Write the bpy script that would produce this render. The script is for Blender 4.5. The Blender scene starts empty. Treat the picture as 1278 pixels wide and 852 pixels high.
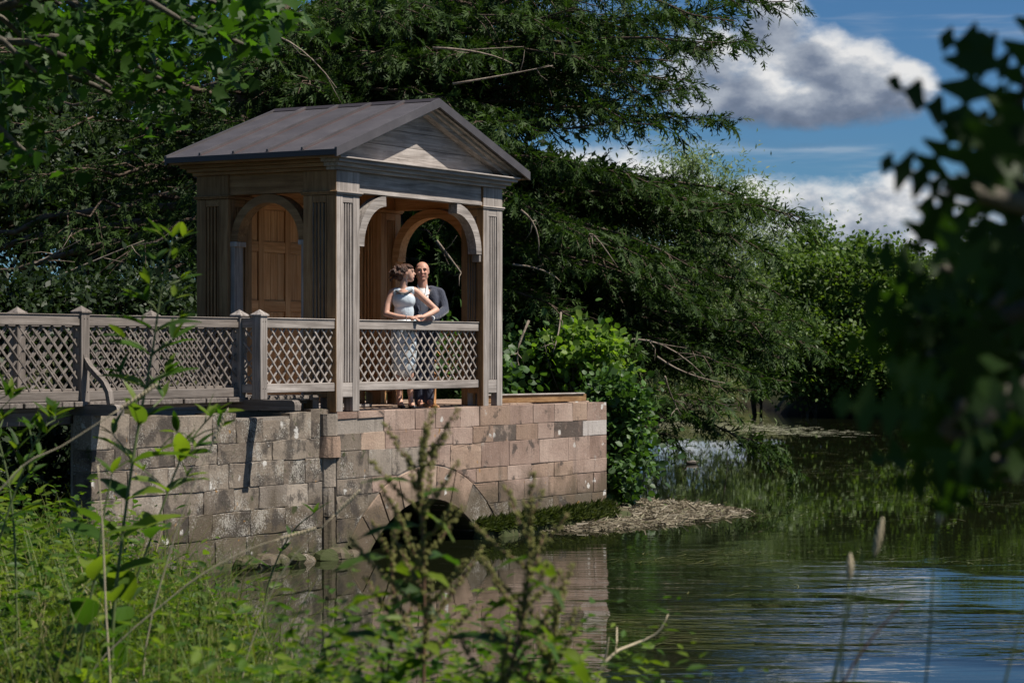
import bpy, bmesh, math, random
import numpy as np
from mathutils import Vector, Matrix, noise as mnoise

R = math.radians
S = bpy.context.scene
COL = S.collection
rng = np.random.default_rng(7)
random.seed(7)

# ------------------------------------------------------------------ camera
CAM_H = 2.38
FPX = 2900.0                       # focal length in pixels of the 1278 px wide photograph
HOR = 438.5
cam = bpy.data.cameras.new('camera')
camo = bpy.data.objects.new('camera', cam); COL.objects.link(camo)
camo.location = (0, 0, CAM_H); camo.rotation_euler = (R(90), 0, 0)
cam.sensor_width = 36.0; cam.lens = FPX / 1278 * 36
cam.shift_y = (HOR - 426) / 1278
cam.clip_start = 0.1; cam.clip_end = 2000
cam.dof.use_dof = True; cam.dof.focus_distance = 28.6; cam.dof.aperture_fstop = 5.8
S.camera = camo

def at(px, py, D):
    return Vector(((px - 639) / FPX * D, D, CAM_H + (HOR - py) / FPX * D))

# ------------------------------------------------------------------ light
SUN_EL = R(56)
SUN_H = Vector((0.97, -0.246, 0)).normalized()
sun_dir = Vector((SUN_H.x * math.cos(SUN_EL), SUN_H.y * math.cos(SUN_EL), math.sin(SUN_EL)))
sl = bpy.data.lights.new('sun', 'SUN'); sl.energy = 5.0; sl.angle = R(0.53); sl.color = (1.0, 0.93, 0.83)
so = bpy.data.objects.new('sun', sl); COL.objects.link(so)
so.rotation_euler = sun_dir.to_track_quat('Z', 'Y').to_euler(); so.location = (20, -5, 30)

class NT:
    """small helper to wire node trees"""
    def __init__(s, tree):
        s.t = tree; s.t.nodes.clear()
    def n(s, typ, **kw):
        nd = s.t.nodes.new(typ)
        for k, v in kw.items():
            if k == 'inp':
                for a, b in v.items():
                    if isinstance(b, bpy.types.NodeSocket): s.t.links.new(b, nd.inputs[a])
                    else: nd.inputs[a].default_value = b
            else: setattr(nd, k, v)
        return nd
    def m(s, op, a, b=None, c=None, clamp=False):
        nd = s.t.nodes.new('ShaderNodeMath'); nd.operation = op; nd.use_clamp = clamp
        for i, x in enumerate((a, b, c)):
            if x is None: continue
            if isinstance(x, bpy.types.NodeSocket): s.t.links.new(x, nd.inputs[i])
            else: nd.inputs[i].default_value = x
        return nd.outputs[0]
    def vm(s, op, a, b=None):
        nd = s.t.nodes.new('ShaderNodeVectorMath'); nd.operation = op
        for i, x in enumerate((a, b)):
            if x is None: continue
            if isinstance(x, bpy.types.NodeSocket): s.t.links.new(x, nd.inputs[i])
            else: nd.inputs[i].default_value = x
        return nd.outputs[0]
    def mix(s, f, a, b):
        nd = s.t.nodes.new('ShaderNodeMix'); nd.data_type = 'RGBA'
        for i, x in ((0, f), (6, a), (7, b)):
            if isinstance(x, bpy.types.NodeSocket): s.t.links.new(x, nd.inputs[i])
            elif i: nd.inputs[i].default_value = (*x, 1)
            else: nd.inputs[i].default_value = x
        return nd.outputs[2]
    def ramp(s, f, stops, interp='LINEAR'):
        nd = s.t.nodes.new('ShaderNodeValToRGB'); cr = nd.color_ramp; cr.interpolation = interp
        while len(cr.elements) < len(stops): cr.elements.new(0.5)
        for e, (p, c) in zip(cr.elements, stops):
            e.position = p; e.color = (*c, 1) if not isinstance(c, (int, float)) else (c, c, c, 1)
        s.t.links.new(f, nd.inputs[0]); return nd.outputs[0]
    def noise(s, vec, scale, detail=4, rough=0.55, dist=0.0):
        nd = s.n('ShaderNodeTexNoise', inp={'Scale': scale, 'Detail': detail, 'Roughness': rough, 'Distortion': dist})
        if vec is not None: s.t.links.new(vec, nd.inputs['Vector'])
        return nd.outputs[0]
    def smooth(s, x, lo, hi):
        nd = s.n('ShaderNodeMapRange', interpolation_type='SMOOTHSTEP', inp={'From Min': lo, 'From Max': hi, 'Value': x})
        return nd.outputs[0]

# ------------------------------------------------------------------ sky: Nishita with summer cumulus
W = bpy.data.worlds.new('World'); S.world = W; W.use_nodes = True
SKY_STRENGTH = 0.06
def build_world():
    T = NT(W.node_tree)
    sky = T.n('ShaderNodeTexSky', sky_type='NISHITA', sun_disc=False, sun_elevation=SUN_EL,
              sun_rotation=math.atan2(SUN_H.x, SUN_H.y), altitude=200, air_density=0.9, dust_density=0.25, ozone_density=3.0)
    dirv = T.n('ShaderNodeTexCoord').outputs['Generated']
    sep = T.n('ShaderNodeSeparateXYZ', inp={0: dirv})
    az = T.m('ARCTAN2', sep.outputs[0], sep.outputs[1]); el = T.m('ARCSINE', sep.outputs[2])
    p = T.n('ShaderNodeCombineXYZ', inp={0: T.m('MULTIPLY', az, 10.0), 1: T.m('MULTIPLY', el, 16.0), 2: 3.7}).outputs[0]
    warp = T.m('SUBTRACT', T.noise(p, 1.3, 4, 0.55), 0.5)
    fine = T.m('SUBTRACT', T.noise(p, 4.2, 6, 0.6), 0.5)
    # cumulus heaps: centre, half size in radians of azimuth / elevation
    blobs = [(960, 45, 60, 60), (1010, 82, 60, 45), (1055, 105, 75, 52), (915, 120, 85, 52), (1115, 118, 50, 40), (1000, 140, 165, 38), (880, 90, 80, 80),
             (1115, 248, 110, 44), (1000, 258, 110, 44), (1200, 262, 100, 55), (1080, 300, 300, 70), (1080, 370, 400, 70), (1290, 280, 120, 60),
             (700, 250, 200, 70), (420, 130, 160, 50), (120, 200, 190, 70), (1420, 90, 110, 60), (-300, 120, 220, 80), (1700, 200, 200, 90)]
    fld = None; sw = None; sl_ = None
    for (bx, by, rx, ry) in blobs:
        ca, ce = (bx - 639) / FPX, (HOR - by) / FPX
        dx = T.m('DIVIDE', T.m('SUBTRACT', az, ca), rx / FPX); dy = T.m('DIVIDE', T.m('SUBTRACT', el, ce), ry / FPX)
        dyl = T.m('MULTIPLY', T.m('MINIMUM', dy, 0), 1.25)
        dyu = T.m('MAXIMUM', dy, 0)
        dd = T.m('ADD', T.m('MULTIPLY', dx, dx), T.m('ADD', T.m('MULTIPLY', dyl, dyl), T.m('MULTIPLY', dyu, dyu)))
        f = T.m('SUBTRACT', 1.0, dd)
        fld = f if fld is None else T.m('SMOOTH_MAX', fld, f, 0.15)
        w = T.m('EXPONENT', T.m('MULTIPLY', T.m('MAXIMUM', f, -3.0), 3.0)); wl = T.m('MULTIPLY', w, T.m('ADD', T.m('MULTIPLY', dy, 0.62), T.m('MULTIPLY', dx, 0.14)))
        sw = w if sw is None else T.m('ADD', sw, w); sl_ = wl if sl_ is None else T.m('ADD', sl_, wl)
    height = T.m('DIVIDE', sl_, sw)
    # the rest of the sky: the same kind of cumulus, from noise
    z = T.m('ADD', T.m('MAXIMUM', sep.outputs[2], 0.0), 0.16)
    q = T.n('ShaderNodeCombineXYZ', inp={0: T.m('DIVIDE', sep.outputs[0], z), 1: T.m('DIVIDE', sep.outputs[1], z), 2: 1.3}).outputs[0]
    gen = T.m('MULTIPLY', T.m('SUBTRACT', T.noise(q, 0.55, 3, 0.5), 0.57), 7.0)
    upper = T.smooth(el, 0.17, 0.3)
    gen = T.m('SUBTRACT', gen, T.m('MULTIPLY', T.m('SUBTRACT', 1.0, upper), 4.0))
    fld = T.m('MAXIMUM', fld, gen)
    edge = T.m('ADD', fld, T.m('ADD', T.m('MULTIPLY', warp, 2.5), T.m('MULTIPLY', fine, 1.6)))
    mask = T.smooth(edge, -0.05, 0.85)
    # lit from the upper right: difference of the cloud texture towards the light
    p2 = T.vm('ADD', p, (0.10, 0.17, 0.0))
    w2 = T.m('SUBTRACT', T.noise(p2, 1.3, 4, 0.55), 0.5); f2 = T.m('SUBTRACT', T.noise(p2, 4.2, 6, 0.6), 0.5)
    up = T.m('ADD', T.m('MULTIPLY', T.m('SUBTRACT', warp, w2), 2.3), T.m('MULTIPLY', T.m('SUBTRACT', fine, f2), 1.15))
    thick = T.smooth(edge, 0.25, 1.75)
    lit = T.m('ADD', T.m('ADD', T.m('SUBTRACT', 0.70, T.m('MULTIPLY', thick, 0.26)), height), up, clamp=True)
    ccol = T.ramp(lit, [(0.0, (0.075, 0.10, 0.15)), (0.35, (0.13, 0.16, 0.22)), (0.7, (0.28, 0.31, 0.36)), (1.0, (0.56, 0.56, 0.56))])
    skyc = T.n('ShaderNodeMix', data_type='RGBA', blend_type='MULTIPLY', inp={0: 1.0, 6: sky.outputs[0], 7: (0.36, 0.60, 0.82, 1)}).outputs[2]
    # faint high streaks
    st = T.n('ShaderNodeCombineXYZ', inp={0: T.m('MULTIPLY', az, 6.0), 1: T.m('MULTIPLY', el, 50.0), 2: 0.0}).outputs[0]
    streak = T.m('MULTIPLY', T.smooth(T.noise(st, 1.3, 4, 0.6), 0.5, 0.8), 0.35)
    mask = T.m('MAXIMUM', mask, streak)
    b1 = T.n('ShaderNodeBackground', inp={0: skyc, 1: SKY_STRENGTH})
    b2 = T.n('ShaderNodeBackground', inp={0: ccol, 1: 1.0})
    mx = T.n('ShaderNodeMixShader', inp={0: mask, 1: b1.outputs[0], 2: b2.outputs[0]})
    T.n('ShaderNodeOutputWorld', inp={0: mx.outputs[0]})
build_world()
W.cycles.sampling_method = 'MANUAL'; W.cycles.sample_map_resolution = 512

S.view_settings.view_transform = 'Standard'; S.view_settings.look = 'None'
S.view_settings.exposure = 0.48; S.view_settings.gamma = 1.0; S.view_settings.use_curve_mapping = False
S.render.engine = 'CYCLES'
S.cycles.use_denoising = True
S.cycles.max_bounces = 7; S.cycles.diffuse_bounces = 3; S.cycles.glossy_bounces = 3; S.cycles.transmission_bounces = 4
S.cycles.transparent_max_bounces = 6

# ------------------------------------------------------------------ materials
MATS = {}
def mat(name, build):
    if name not in MATS:
        m = bpy.data.materials.new(name); m.use_nodes = True
        build(NT(m.node_tree)); MATS[name] = m
    return MATS[name]

def out(T, sh, disp=None):
    T.n('ShaderNodeOutputMaterial', inp={0: sh})

def plain(name, col, rough=0.6, spec=0.4, metal=0.0, var=0.12, bump=0.0, bscale=40):
    def b(T):
        co = T.n('ShaderNodeTexCoord').outputs['Object']
        nz = T.noise(co, bscale, 4)
        c = T.mix(nz, tuple(x * (1 - var) for x in col), tuple(min(1, x * (1 + var)) for x in col))
        p = T.n('ShaderNodeBsdfPrincipled', inp={'Base Color': c, 'Roughness': rough, 'Specular IOR Level': spec, 'Metallic': metal})
        if bump:
            bm = T.n('ShaderNodeBump', inp={'Strength': bump, 'Distance': 0.01, 'Height': nz}); T.t.links.new(bm.outputs[0], p.inputs['Normal'])
        out(T, p.outputs[0])
    return mat(name, b)

def wood(name, dark, mid, light, axis='x', rough=0.8):
    """weathered oak; grain along one axis of the object's own coordinates"""
    def b(T):
        tc = T.n('ShaderNodeTexCoord').outputs['Object']
        sc = {'x': (1.2, 26, 26), 'y': (26, 1.2, 26), 'z': (26, 26, 1.2)}[axis]
        gv = T.n('ShaderNodeMapping', inp={'Vector': tc, 'Scale': sc}).outputs[0]
        rnd = T.n('ShaderNodeObjectInfo').outputs['Random']
        gv = T.vm('ADD', gv, T.n('ShaderNodeCombineXYZ', inp={0: T.m('MULTIPLY', rnd, 37.0), 1: T.m('MULTIPLY', rnd, 11.0)}).outputs[0])
        g = T.noise(gv, 1.0, 6, 0.65, 0.6)
        blot = T.noise(tc, 2.3, 4, 0.6)
        f = T.m('ADD', T.m('MULTIPLY', g, 0.75), T.m('MULTIPLY', blot, 0.3))
        c = T.ramp(f, [(0.30, dark), (0.50, mid), (0.70, light)])
        hsv = T.n('ShaderNodeHueSaturation', inp={'Color': c, 'Value': T.m('ADD', 0.84, T.m('MULTIPLY', rnd, 0.32))})
        # cracks and knots
        cr = T.smooth(T.noise(gv, 2.3, 3, 0.7), 0.66, 0.72)
        c2 = T.mix(T.m('MULTIPLY', cr, 0.55), hsv.outputs[0], hsv.outputs[0]); 
        c2 = T.n('ShaderNodeMix', data_type='RGBA', blend_type='MULTIPLY', inp={0: T.m('MULTIPLY', cr, 0.6), 6: hsv.outputs[0], 7: (0.25, 0.22, 0.2, 1)}).outputs[2]
        p = T.n('ShaderNodeBsdfPrincipled', inp={'Base Color': c2, 'Roughness': rough, 'Specular IOR Level': 0.25})
        bm = T.n('ShaderNodeBump', inp={'Strength': 0.45, 'Distance': 0.012, 'Height': g}); T.t.links.new(bm.outputs[0], p.inputs['Normal'])
        out(T, p.outputs[0])
    return mat(name, b)

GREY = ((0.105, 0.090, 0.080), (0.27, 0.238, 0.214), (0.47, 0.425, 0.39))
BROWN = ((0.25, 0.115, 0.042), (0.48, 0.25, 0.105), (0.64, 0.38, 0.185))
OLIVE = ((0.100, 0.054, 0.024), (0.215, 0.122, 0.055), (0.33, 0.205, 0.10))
GREY_SHADE = ((0.062, 0.052, 0.045), (0.145, 0.124, 0.108), (0.255, 0.222, 0.198))  # silver oak with tree shade put into the colour, for the footbridge timber
def grey_shade(a='x'): return wood('oak_silver_shaded_' + a, *GREY_SHADE, axis=a)
def grey(a='x'): return wood('oak_silver_' + a, *GREY, axis=a)
def brown(a='x'): return wood('oak_brown_' + a, *BROWN, axis=a)
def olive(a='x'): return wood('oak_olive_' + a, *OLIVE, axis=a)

def stone(name, cols, lichen=0.0, moss=0.0, dark=0.0):
    def b(T):
        geo = T.n('ShaderNodeNewGeometry'); pos = geo.outputs['Position']
        rnd = T.n('ShaderNodeObjectInfo').outputs['Random']
        off = T.n('ShaderNodeCombineXYZ', inp={0: T.m('MULTIPLY', rnd, 19.0), 1: T.m('MULTIPLY', rnd, 7.0), 2: T.m('MULTIPLY', rnd, 13.0)}).outputs[0]
        pp = T.vm('ADD', pos, off)
        a = T.noise(pp, 2.2, 5, 0.6); g = T.noise(pp, 38, 5, 0.7)
        c = T.ramp(T.m('ADD', T.m('MULTIPLY', a, 0.7), T.m('MULTIPLY', rnd, 0.35)), [(0.25, cols[0]), (0.5, cols[1]), (0.75, cols[2])])
        c = T.n('ShaderNodeHueSaturation', inp={'Color': c, 'Value': T.m('ADD', 0.70, T.m('MULTIPLY', g, 0.58))}).outputs[0]
        # vertical water streaks
        sv = T.n('ShaderNodeMapping', inp={'Vector': pos, 'Scale': (7, 7, 0.7)}).outputs[0]
        st = T.smooth(T.noise(sv, 1.0, 4, 0.6), 0.55, 0.75)
        c = T.mix(T.m('MULTIPLY', st, 0.65), c, (0.085, 0.068, 0.054))
        tm = T.n('ShaderNodeMapping', inp={'Vector': pos, 'Scale': (60, 60, 4)}).outputs[0]
        c = T.n('ShaderNodeHueSaturation', inp={'Color': c, 'Value': T.m('ADD', 0.78, T.m('MULTIPLY', T.noise(tm, 1.0, 3, 0.6), 0.44))}).outputs[0]
        # brown algae stain low down by the water, a tide line with its own ragged edge
        z = T.n('ShaderNodeSeparateXYZ', inp={0: pos}).outputs[2]
        zz = T.m('ADD', z, T.m('MULTIPLY', T.m('SUBTRACT', a, 0.5), 0.9))
        lo = T.m('SUBTRACT', 1.0, T.smooth(zz, 0.42, 0.86))
        c = T.mix(T.m('MULTIPLY', lo, 0.85), c, (0.085, 0.066, 0.042))
        gr = T.m('MULTIPLY', T.m('SUBTRACT', 1.0, T.smooth(z, 0.05, 0.42)), T.smooth(T.noise(pos, 5, 4), 0.42, 0.62))
        c = T.mix(T.m('MULTIPLY', gr, 0.75), c, (0.045, 0.055, 0.015))
        if dark:
            d = T.smooth(T.noise(pp, 3.3, 5, 0.65), 0.62 - dark * 0.3, 0.70 - dark * 0.2)
            c = T.mix(T.m('MULTIPLY', d, 0.8), c, (0.045, 0.038, 0.033))
        if lichen:
            n1 = T.noise(pos, 55, 5, 0.8); n2 = T.noise(pp, 2.6, 3, 0.6)
            lm = T.smooth(T.m('ADD', T.m('MULTIPLY', n1, 0.7), T.m('MULTIPLY', n2, 0.5)), 0.73 - lichen * 0.105, 0.80 - lichen * 0.105)
            c = T.mix(T.m('MULTIPLY', lm, 0.85), c, (0.38, 0.355, 0.31))
            v = T.n('ShaderNodeTexVoronoi', inp={'Vector': pos, 'Scale': 5.5, 'Randomness': 1.0})
            wv = T.m('ADD', v.outputs['Distance'], T.m('MULTIPLY', T.m('SUBTRACT', T.noise(pos, 28, 4), 0.5), 0.5))
            gate = T.smooth(T.noise(pos, 1.4, 2), 0.56, 0.62)
            spot = T.m('MULTIPLY', T.m('SUBTRACT', 1.0, T.smooth(wv, 0.16, 0.24)), gate)
            c = T.mix(T.m('MULTIPLY', spot, 0.85), c, (0.58, 0.56, 0.52))
            og = T.smooth(T.noise(T.vm('ADD', pos, (4.2, 9.1, 0.4)), 9, 3), 0.70, 0.74)
            c = T.mix(T.m('MULTIPLY', og, 0.6), c, (0.34, 0.17, 0.03))
        if moss:
            mm = T.smooth(T.noise(pos, 6, 5, 0.65), 0.62 - moss * 0.25, 0.72 - moss * 0.25)
            c = T.mix(T.m('MULTIPLY', mm, 0.85), c, (0.034, 0.046, 0.012))
        p = T.n('ShaderNodeBsdfPrincipled', inp={'Base Color': c, 'Roughness': 0.88, 'Specular IOR Level': 0.25})
        h = T.m('ADD', g, T.m('MULTIPLY', a, 1.5))
        bm = T.n('ShaderNodeBump', inp={'Strength': 0.55, 'Distance': 0.02, 'Height': h}); T.t.links.new(bm.outputs[0], p.inputs['Normal'])
        out(T, p.outputs[0])
    return mat(name, b)

PINK = stone('pink_sandstone', ((0.185, 0.122, 0.094), (0.275, 0.193, 0.153), (0.38, 0.285, 0.232)), dark=0.12, lichen=0.08)
BUFF = stone('buff_sandstone', ((0.21, 0.14, 0.10), (0.30, 0.21, 0.155), (0.39, 0.29, 0.22)), lichen=0.15, dark=0.15)
LICH = stone('lichened_stone', ((0.11, 0.088, 0.068), (0.18, 0.146, 0.114), (0.26, 0.216, 0.17)), lichen=0.85, dark=0.5, moss=0.08)
LICHB = stone('grey_lichened_stone', ((0.14, 0.115, 0.095), (0.23, 0.195, 0.16), (0.32, 0.27, 0.22)), lichen=0.65, dark=0.2)
PALE = stone('pale_sandstone', ((0.36, 0.32, 0.29), (0.44, 0.40, 0.37), (0.5, 0.46, 0.43)))
DARKST = stone('soot_stained_stone', ((0.2, 0.14, 0.11), (0.28, 0.2, 0.16), (0.36, 0.28, 0.22)), dark=0.9, lichen=0.3)
MORTAR = stone('lime_mortar', ((0.2, 0.17, 0.14), (0.27, 0.235, 0.2), (0.33, 0.29, 0.25)))
MOSSY = stone('mossy_stone', ((0.10, 0.085, 0.06), (0.15, 0.125, 0.09), (0.2, 0.17, 0.13)), moss=1.0)

def leaf_mat(name, cols, trans=0.35, rough=0.45, spec=0.35, tcol=None):
    def b(T):
        geo = T.n('ShaderNodeNewGeometry'); r = geo.outputs['Random Per Island']
        orr = T.n('ShaderNodeObjectInfo').outputs['Random']
        f = T.m('FRACT', T.m('ADD', r, T.m('MULTIPLY', orr, 0.73)))
        k = len(cols) - 1
        c = T.ramp(f, [(i / k, cc) for i, cc in enumerate(cols)])
        big = T.noise(geo.outputs['Position'], 0.9, 3)
        c = T.n('ShaderNodeHueSaturation', inp={'Color': c, 'Value': T.m('ADD', 0.7, T.m('MULTIPLY', big, 0.6))}).outputs[0]
        p = T.n('ShaderNodeBsdfPrincipled', inp={'Base Color': c, 'Roughness': max(rough, 0.5), 'Specular IOR Level': spec * 0.5})
        tcc = T.n('ShaderNodeMix', data_type='RGBA', blend_type='MULTIPLY', inp={0: 1.0, 6: c, 7: (*(tcol or (2.0, 2.2, 0.7)), 1)}).outputs[2]
        t = T.n('ShaderNodeBsdfTranslucent', inp={0: tcc})
        mx = T.n('ShaderNodeMixShader', inp={0: trans, 1: p.outputs[0], 2: t.outputs[0]})
        out(T, mx.outputs[0])
    return mat(name, b)

def bark(name, a, b_, scale=9):
    def b(T):
        tc = T.n('ShaderNodeTexCoord').outputs['Object']
        n1 = T.noise(tc, scale, 6, 0.7); n2 = T.noise(tc, scale * 5, 4, 0.7)
        c = T.mix(T.smooth(T.m('ADD', T.m('MULTIPLY', n1, .7), T.m('MULTIPLY', n2, .3)), 0.35, 0.65), a, b_)
        p = T.n('ShaderNodeBsdfPrincipled', inp={'Base Color': c, 'Roughness': 0.9, 'Specular IOR Level': 0.2})
        bm = T.n('ShaderNodeBump', inp={'Strength': 0.8, 'Distance': 0.03, 'Height': n1}); T.t.links.new(bm.outputs[0], p.inputs['Normal'])
        out(T, p.outputs[0])
    return mat(name, b)

# ------------------------------------------------------------------ mesh helpers
class MB:
    def __init__(s): s.v = []; s.f = []; s.sm = False
    def add(s, vs, fs):
        o = len(s.v); s.v += [tuple(x) for x in vs]; s.f += [tuple(i + o for i in f) for f in fs]; return s
    def box(s, x0, x1, y0, y1, z0, z1, c=0.0):
        """box, with chamfered edges when c > 0"""
        if c <= 0:
            vs = [(x, y, z) for x in (x0, x1) for y in (y0, y1) for z in (z0, z1)]
            return s.add(vs, [(0, 1, 3, 2), (4, 6, 7, 5), (0, 4, 5, 1), (2, 3, 7, 6), (0, 2, 6, 4), (1, 5, 7, 3)])
        bm = bmesh.new(); bmesh.ops.create_cube(bm, size=1)
        for v in bm.verts:
            v.co = Vector((x0 + (v.co.x + .5) * (x1 - x0), y0 + (v.co.y + .5) * (y1 - y0), z0 + (v.co.z + .5) * (z1 - z0)))
        bmesh.ops.bevel(bm, geom=bm.edges[:], offset=c, segments=1, affect='EDGES')
        bm.verts.index_update()
        s.add([v.co for v in bm.verts], [[v.index for v in f.verts] for f in bm.faces]); bm.free(); return s
    def prism(s, poly, axis, a, b):
        """polygon (2D list) extruded along axis 'x','y' or 'z' from a to b"""
        def P(p, t):
            return {'x': (t, p[0], p[1]), 'y': (p[0], t, p[1]), 'z': (p[0], p[1], t)}[axis]
        n = len(poly); vs = [P(p, a) for p in poly] + [P(p, b) for p in poly]
        fs = [tuple(range(n)), tuple(range(2 * n - 1, n - 1, -1))] + [(i, i + n, (i + 1) % n + n, (i + 1) % n) for i in range(n)]
        return s.add(vs, fs)
    def beam(s, p, q, w, h, up=(0, 0, 1), c=0):
        p, q = Vector(p), Vector(q); d = (q - p).normalized(); u = Vector(up); sd = d.cross(u).normalized(); u = sd.cross(d)
        vs = [e + sd * a * w / 2 + u * b * h / 2 for e in (p, q) for a in (-1, 1) for b in (-1, 1)]
        return s.add(vs, [(0, 1, 3, 2), (4, 6, 7, 5), (0, 4, 5, 1), (2, 3, 7, 6), (0, 2, 6, 4), (1, 5, 7, 3)])
    def tube(s, pts, rad, n=6, cap=True):
        pts = [Vector(p) for p in pts]; m = len(pts); vs = []; ref = Vector((0.13, 0.37, 0.92))
        for i, p in enumerate(pts):
            d = (pts[min(i + 1, m - 1)] - pts[max(i - 1, 0)]).normalized()
            a = d.cross(ref)
            if a.length < 0.05: a = d.cross(Vector((1, 0, 0)))
            a.normalize(); b = d.cross(a)
            r = rad[i] if hasattr(rad, '__len__') else rad
            vs += [p + (a * math.cos(2 * math.pi * k / n) + b * math.sin(2 * math.pi * k / n)) * r for k in range(n)]
        fs = [(i * n + k, i * n + (k + 1) % n, (i + 1) * n + (k + 1) % n, (i + 1) * n + k) for i in range(m - 1) for k in range(n)]
        if cap: fs += [tuple(range(n - 1, -1, -1)), tuple(range((m - 1) * n, m * n))]
        return s.add(vs, fs)
    def ell(s, c, r, seg=12, ring=8, rot=None):
        vs = []; fs = []
        for i in range(ring + 1):
            th = math.pi * i / ring
            for k in range(seg):
                ph = 2 * math.pi * k / seg
                v = Vector((r[0] * math.sin(th) * math.cos(ph), r[1] * math.sin(th) * math.sin(ph), r[2] * math.cos(th)))
                if rot is not None: v = rot @ v
                vs.append(Vector(c) + v)
        for i in range(ring):
            for k in range(seg):
                fs.append((i * seg + k, (i + 1) * seg + k, (i + 1) * seg + (k + 1) % seg, i * seg + (k + 1) % seg))
        return s.add(vs, fs)
    def mesh(s, name, m=None, smooth=False):
        me = bpy.data.meshes.new(name); me.from_pydata(s.v, [], s.f); me.validate(clean_customdata=False); me.update()
        bm = bmesh.new(); bm.from_mesh(me); bmesh.ops.recalc_face_normals(bm, faces=bm.faces[:]); bm.to_mesh(me); bm.free()
        if m: me.materials.append(m)
        if smooth: me.polygons.foreach_set('use_smooth', [True] * len(me.polygons))
        return me
    def obj(s, name, m, parent=None, smooth=False):
        return link(name, s.mesh(name, m, smooth), parent)

def link(name, me, parent=None):
    o = bpy.data.objects.new(name, me); COL.objects.link(o)
    if parent is not None: o.parent = parent
    return o
def tag(o, label, cat, group=None):
    o['label'] = label; o['category'] = cat
    if group: o['group'] = group
    return o
def thing(name, label, cat, loc=(0, 0, 0), rz=0, group=None):
    o = bpy.data.objects.new(name, None); COL.objects.link(o); o.location = loc; o.rotation_euler = (0, 0, rz); o.empty_display_size = 0.2
    return tag(o, label, cat, group)
def box(name, m, parent, *a, c=0.0): return MB().box(*a, c=c).obj(name, m, parent)
def copy_tree(o, parent=None):
    c = o.copy(); COL.objects.link(c); c.parent = parent
    for ch in o.children: copy_tree(ch, c)
    return c

def np_mesh(name, verts, faces, m, smooth=False):
    """fast mesh from arrays; faces (F,k)"""
    me = bpy.data.meshes.new(name); verts = np.asarray(verts, np.float32); faces = np.asarray(faces, np.int32)
    me.vertices.add(len(verts)); me.vertices.foreach_set('co', verts.ravel())
    k = faces.shape[1]; me.loops.add(faces.size); me.loops.foreach_set('vertex_index', faces.ravel())
    me.polygons.add(len(faces)); me.polygons.foreach_set('loop_start', np.arange(len(faces), dtype=np.int32) * k)
    if smooth: me.polygons.foreach_set('use_smooth', np.ones(len(faces), bool))
    me.update(calc_edges=True)
    if m: me.materials.append(m)
    return me
def scatter(tv, tf, mats, pos):
    """copies of a template: mats (N,3,3) columns are the images of the axes"""
    tv = np.asarray(tv, np.float32); tf = np.asarray(tf, np.int32); N = len(pos)
    v = np.einsum('nij,kj->nki', mats, tv) + pos[:, None, :]
    f = tf[None] + (np.arange(N) * len(tv))[:, None, None]
    return v.reshape(-1, 3), f.reshape(-1, tf.shape[1])
def basis(d, roll=None, ref=None):
    """N orthonormal frames whose y axis is d; z is the leaf normal"""
    d = d / np.linalg.norm(d, axis=1, keepdims=True)
    r = rng.normal(size=d.shape) if ref is None else np.broadcast_to(np.asarray(ref, float), d.shape) + rng.normal(size=d.shape) * (roll or 0)
    x = np.cross(d, r); x /= np.linalg.norm(x, axis=1, keepdims=True) + 1e-9
    z = np.cross(x, d)
    return np.stack([x, d, z], axis=2)
LEAF_V = [(0, 0, 0), (0.28, 0.45, 0.06), (0, 1, -0.04), (-0.28, 0.45, 0.06)]
LEAF_F = [(0, 1, 2, 3)]
ROUND_V = [(0, 0, 0), (0.33, 0.2, 0.05), (0.4, 0.6, 0.06), (0, 1, -0.05), (-0.4, 0.6, 0.06), (-0.33, 0.2, 0.05)]
ROUND_F = [(0, 1, 2, 3), (0, 3, 4, 5)]

# ------------------------------------------------------------------ terrain and water
def sd_poly(px, py, poly):
    """signed distance (positive inside) of points to a polygon"""
    poly = np.asarray(poly, float); d = np.full(px.shape, 1e9); ins = np.zeros(px.shape, bool)
    n = len(poly)
    for i in range(n):
        a, b = poly[i], poly[(i + 1) % n]; e = b - a
        wx, wy = px - a[0], py - a[1]
        t = np.clip((wx * e[0] + wy * e[1]) / (e @ e), 0, 1)
        d = np.minimum(d, np.hypot(wx - t * e[0], wy - t * e[1]))
        c = ((a[1] <= py) & (b[1] > py)) | ((b[1] <= py) & (a[1] > py))
        xi = a[0] + (py - a[1]) / (b[1] - a[1] + 1e-12) * e[0]
        ins ^= c & (px < xi)
    return np.where(ins, d, -d)
NEAR = [(-80, 14), (-14, 18.2), (-6, 19.2), (-4, 18.6), (-2.9, 17.6), (-2.0, 16.0), (-1.25, 13.6), (-0.75, 11.3), (-0.15, 9.6), (0.7, 8.3), (2.6, 7.6), (6, 8.4), (20, 10), (90, 6), (90, -60), (-80, -60)]
BACK = [(-300, 20), (-40, 22.5), (-9.5, 24.8), (-7.3, 25.6), (-4.3, 29.4), (-1.0, 33.7), (0.55, 33.4), (1.35, 34.6), (1.75, 37), (1.5, 42), (2.2, 52), (4.6, 75), (7.2, 102), (10.8, 102), (10.2, 88), (13, 83.5), (26, 82), (60, 79), (300, 70), (300, 600), (-300, 600)]
def sstep(x, a, b):
    t = np.clip((x - a) / (b - a), 0, 1); return t * t * (3 - 2 * t)
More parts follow.
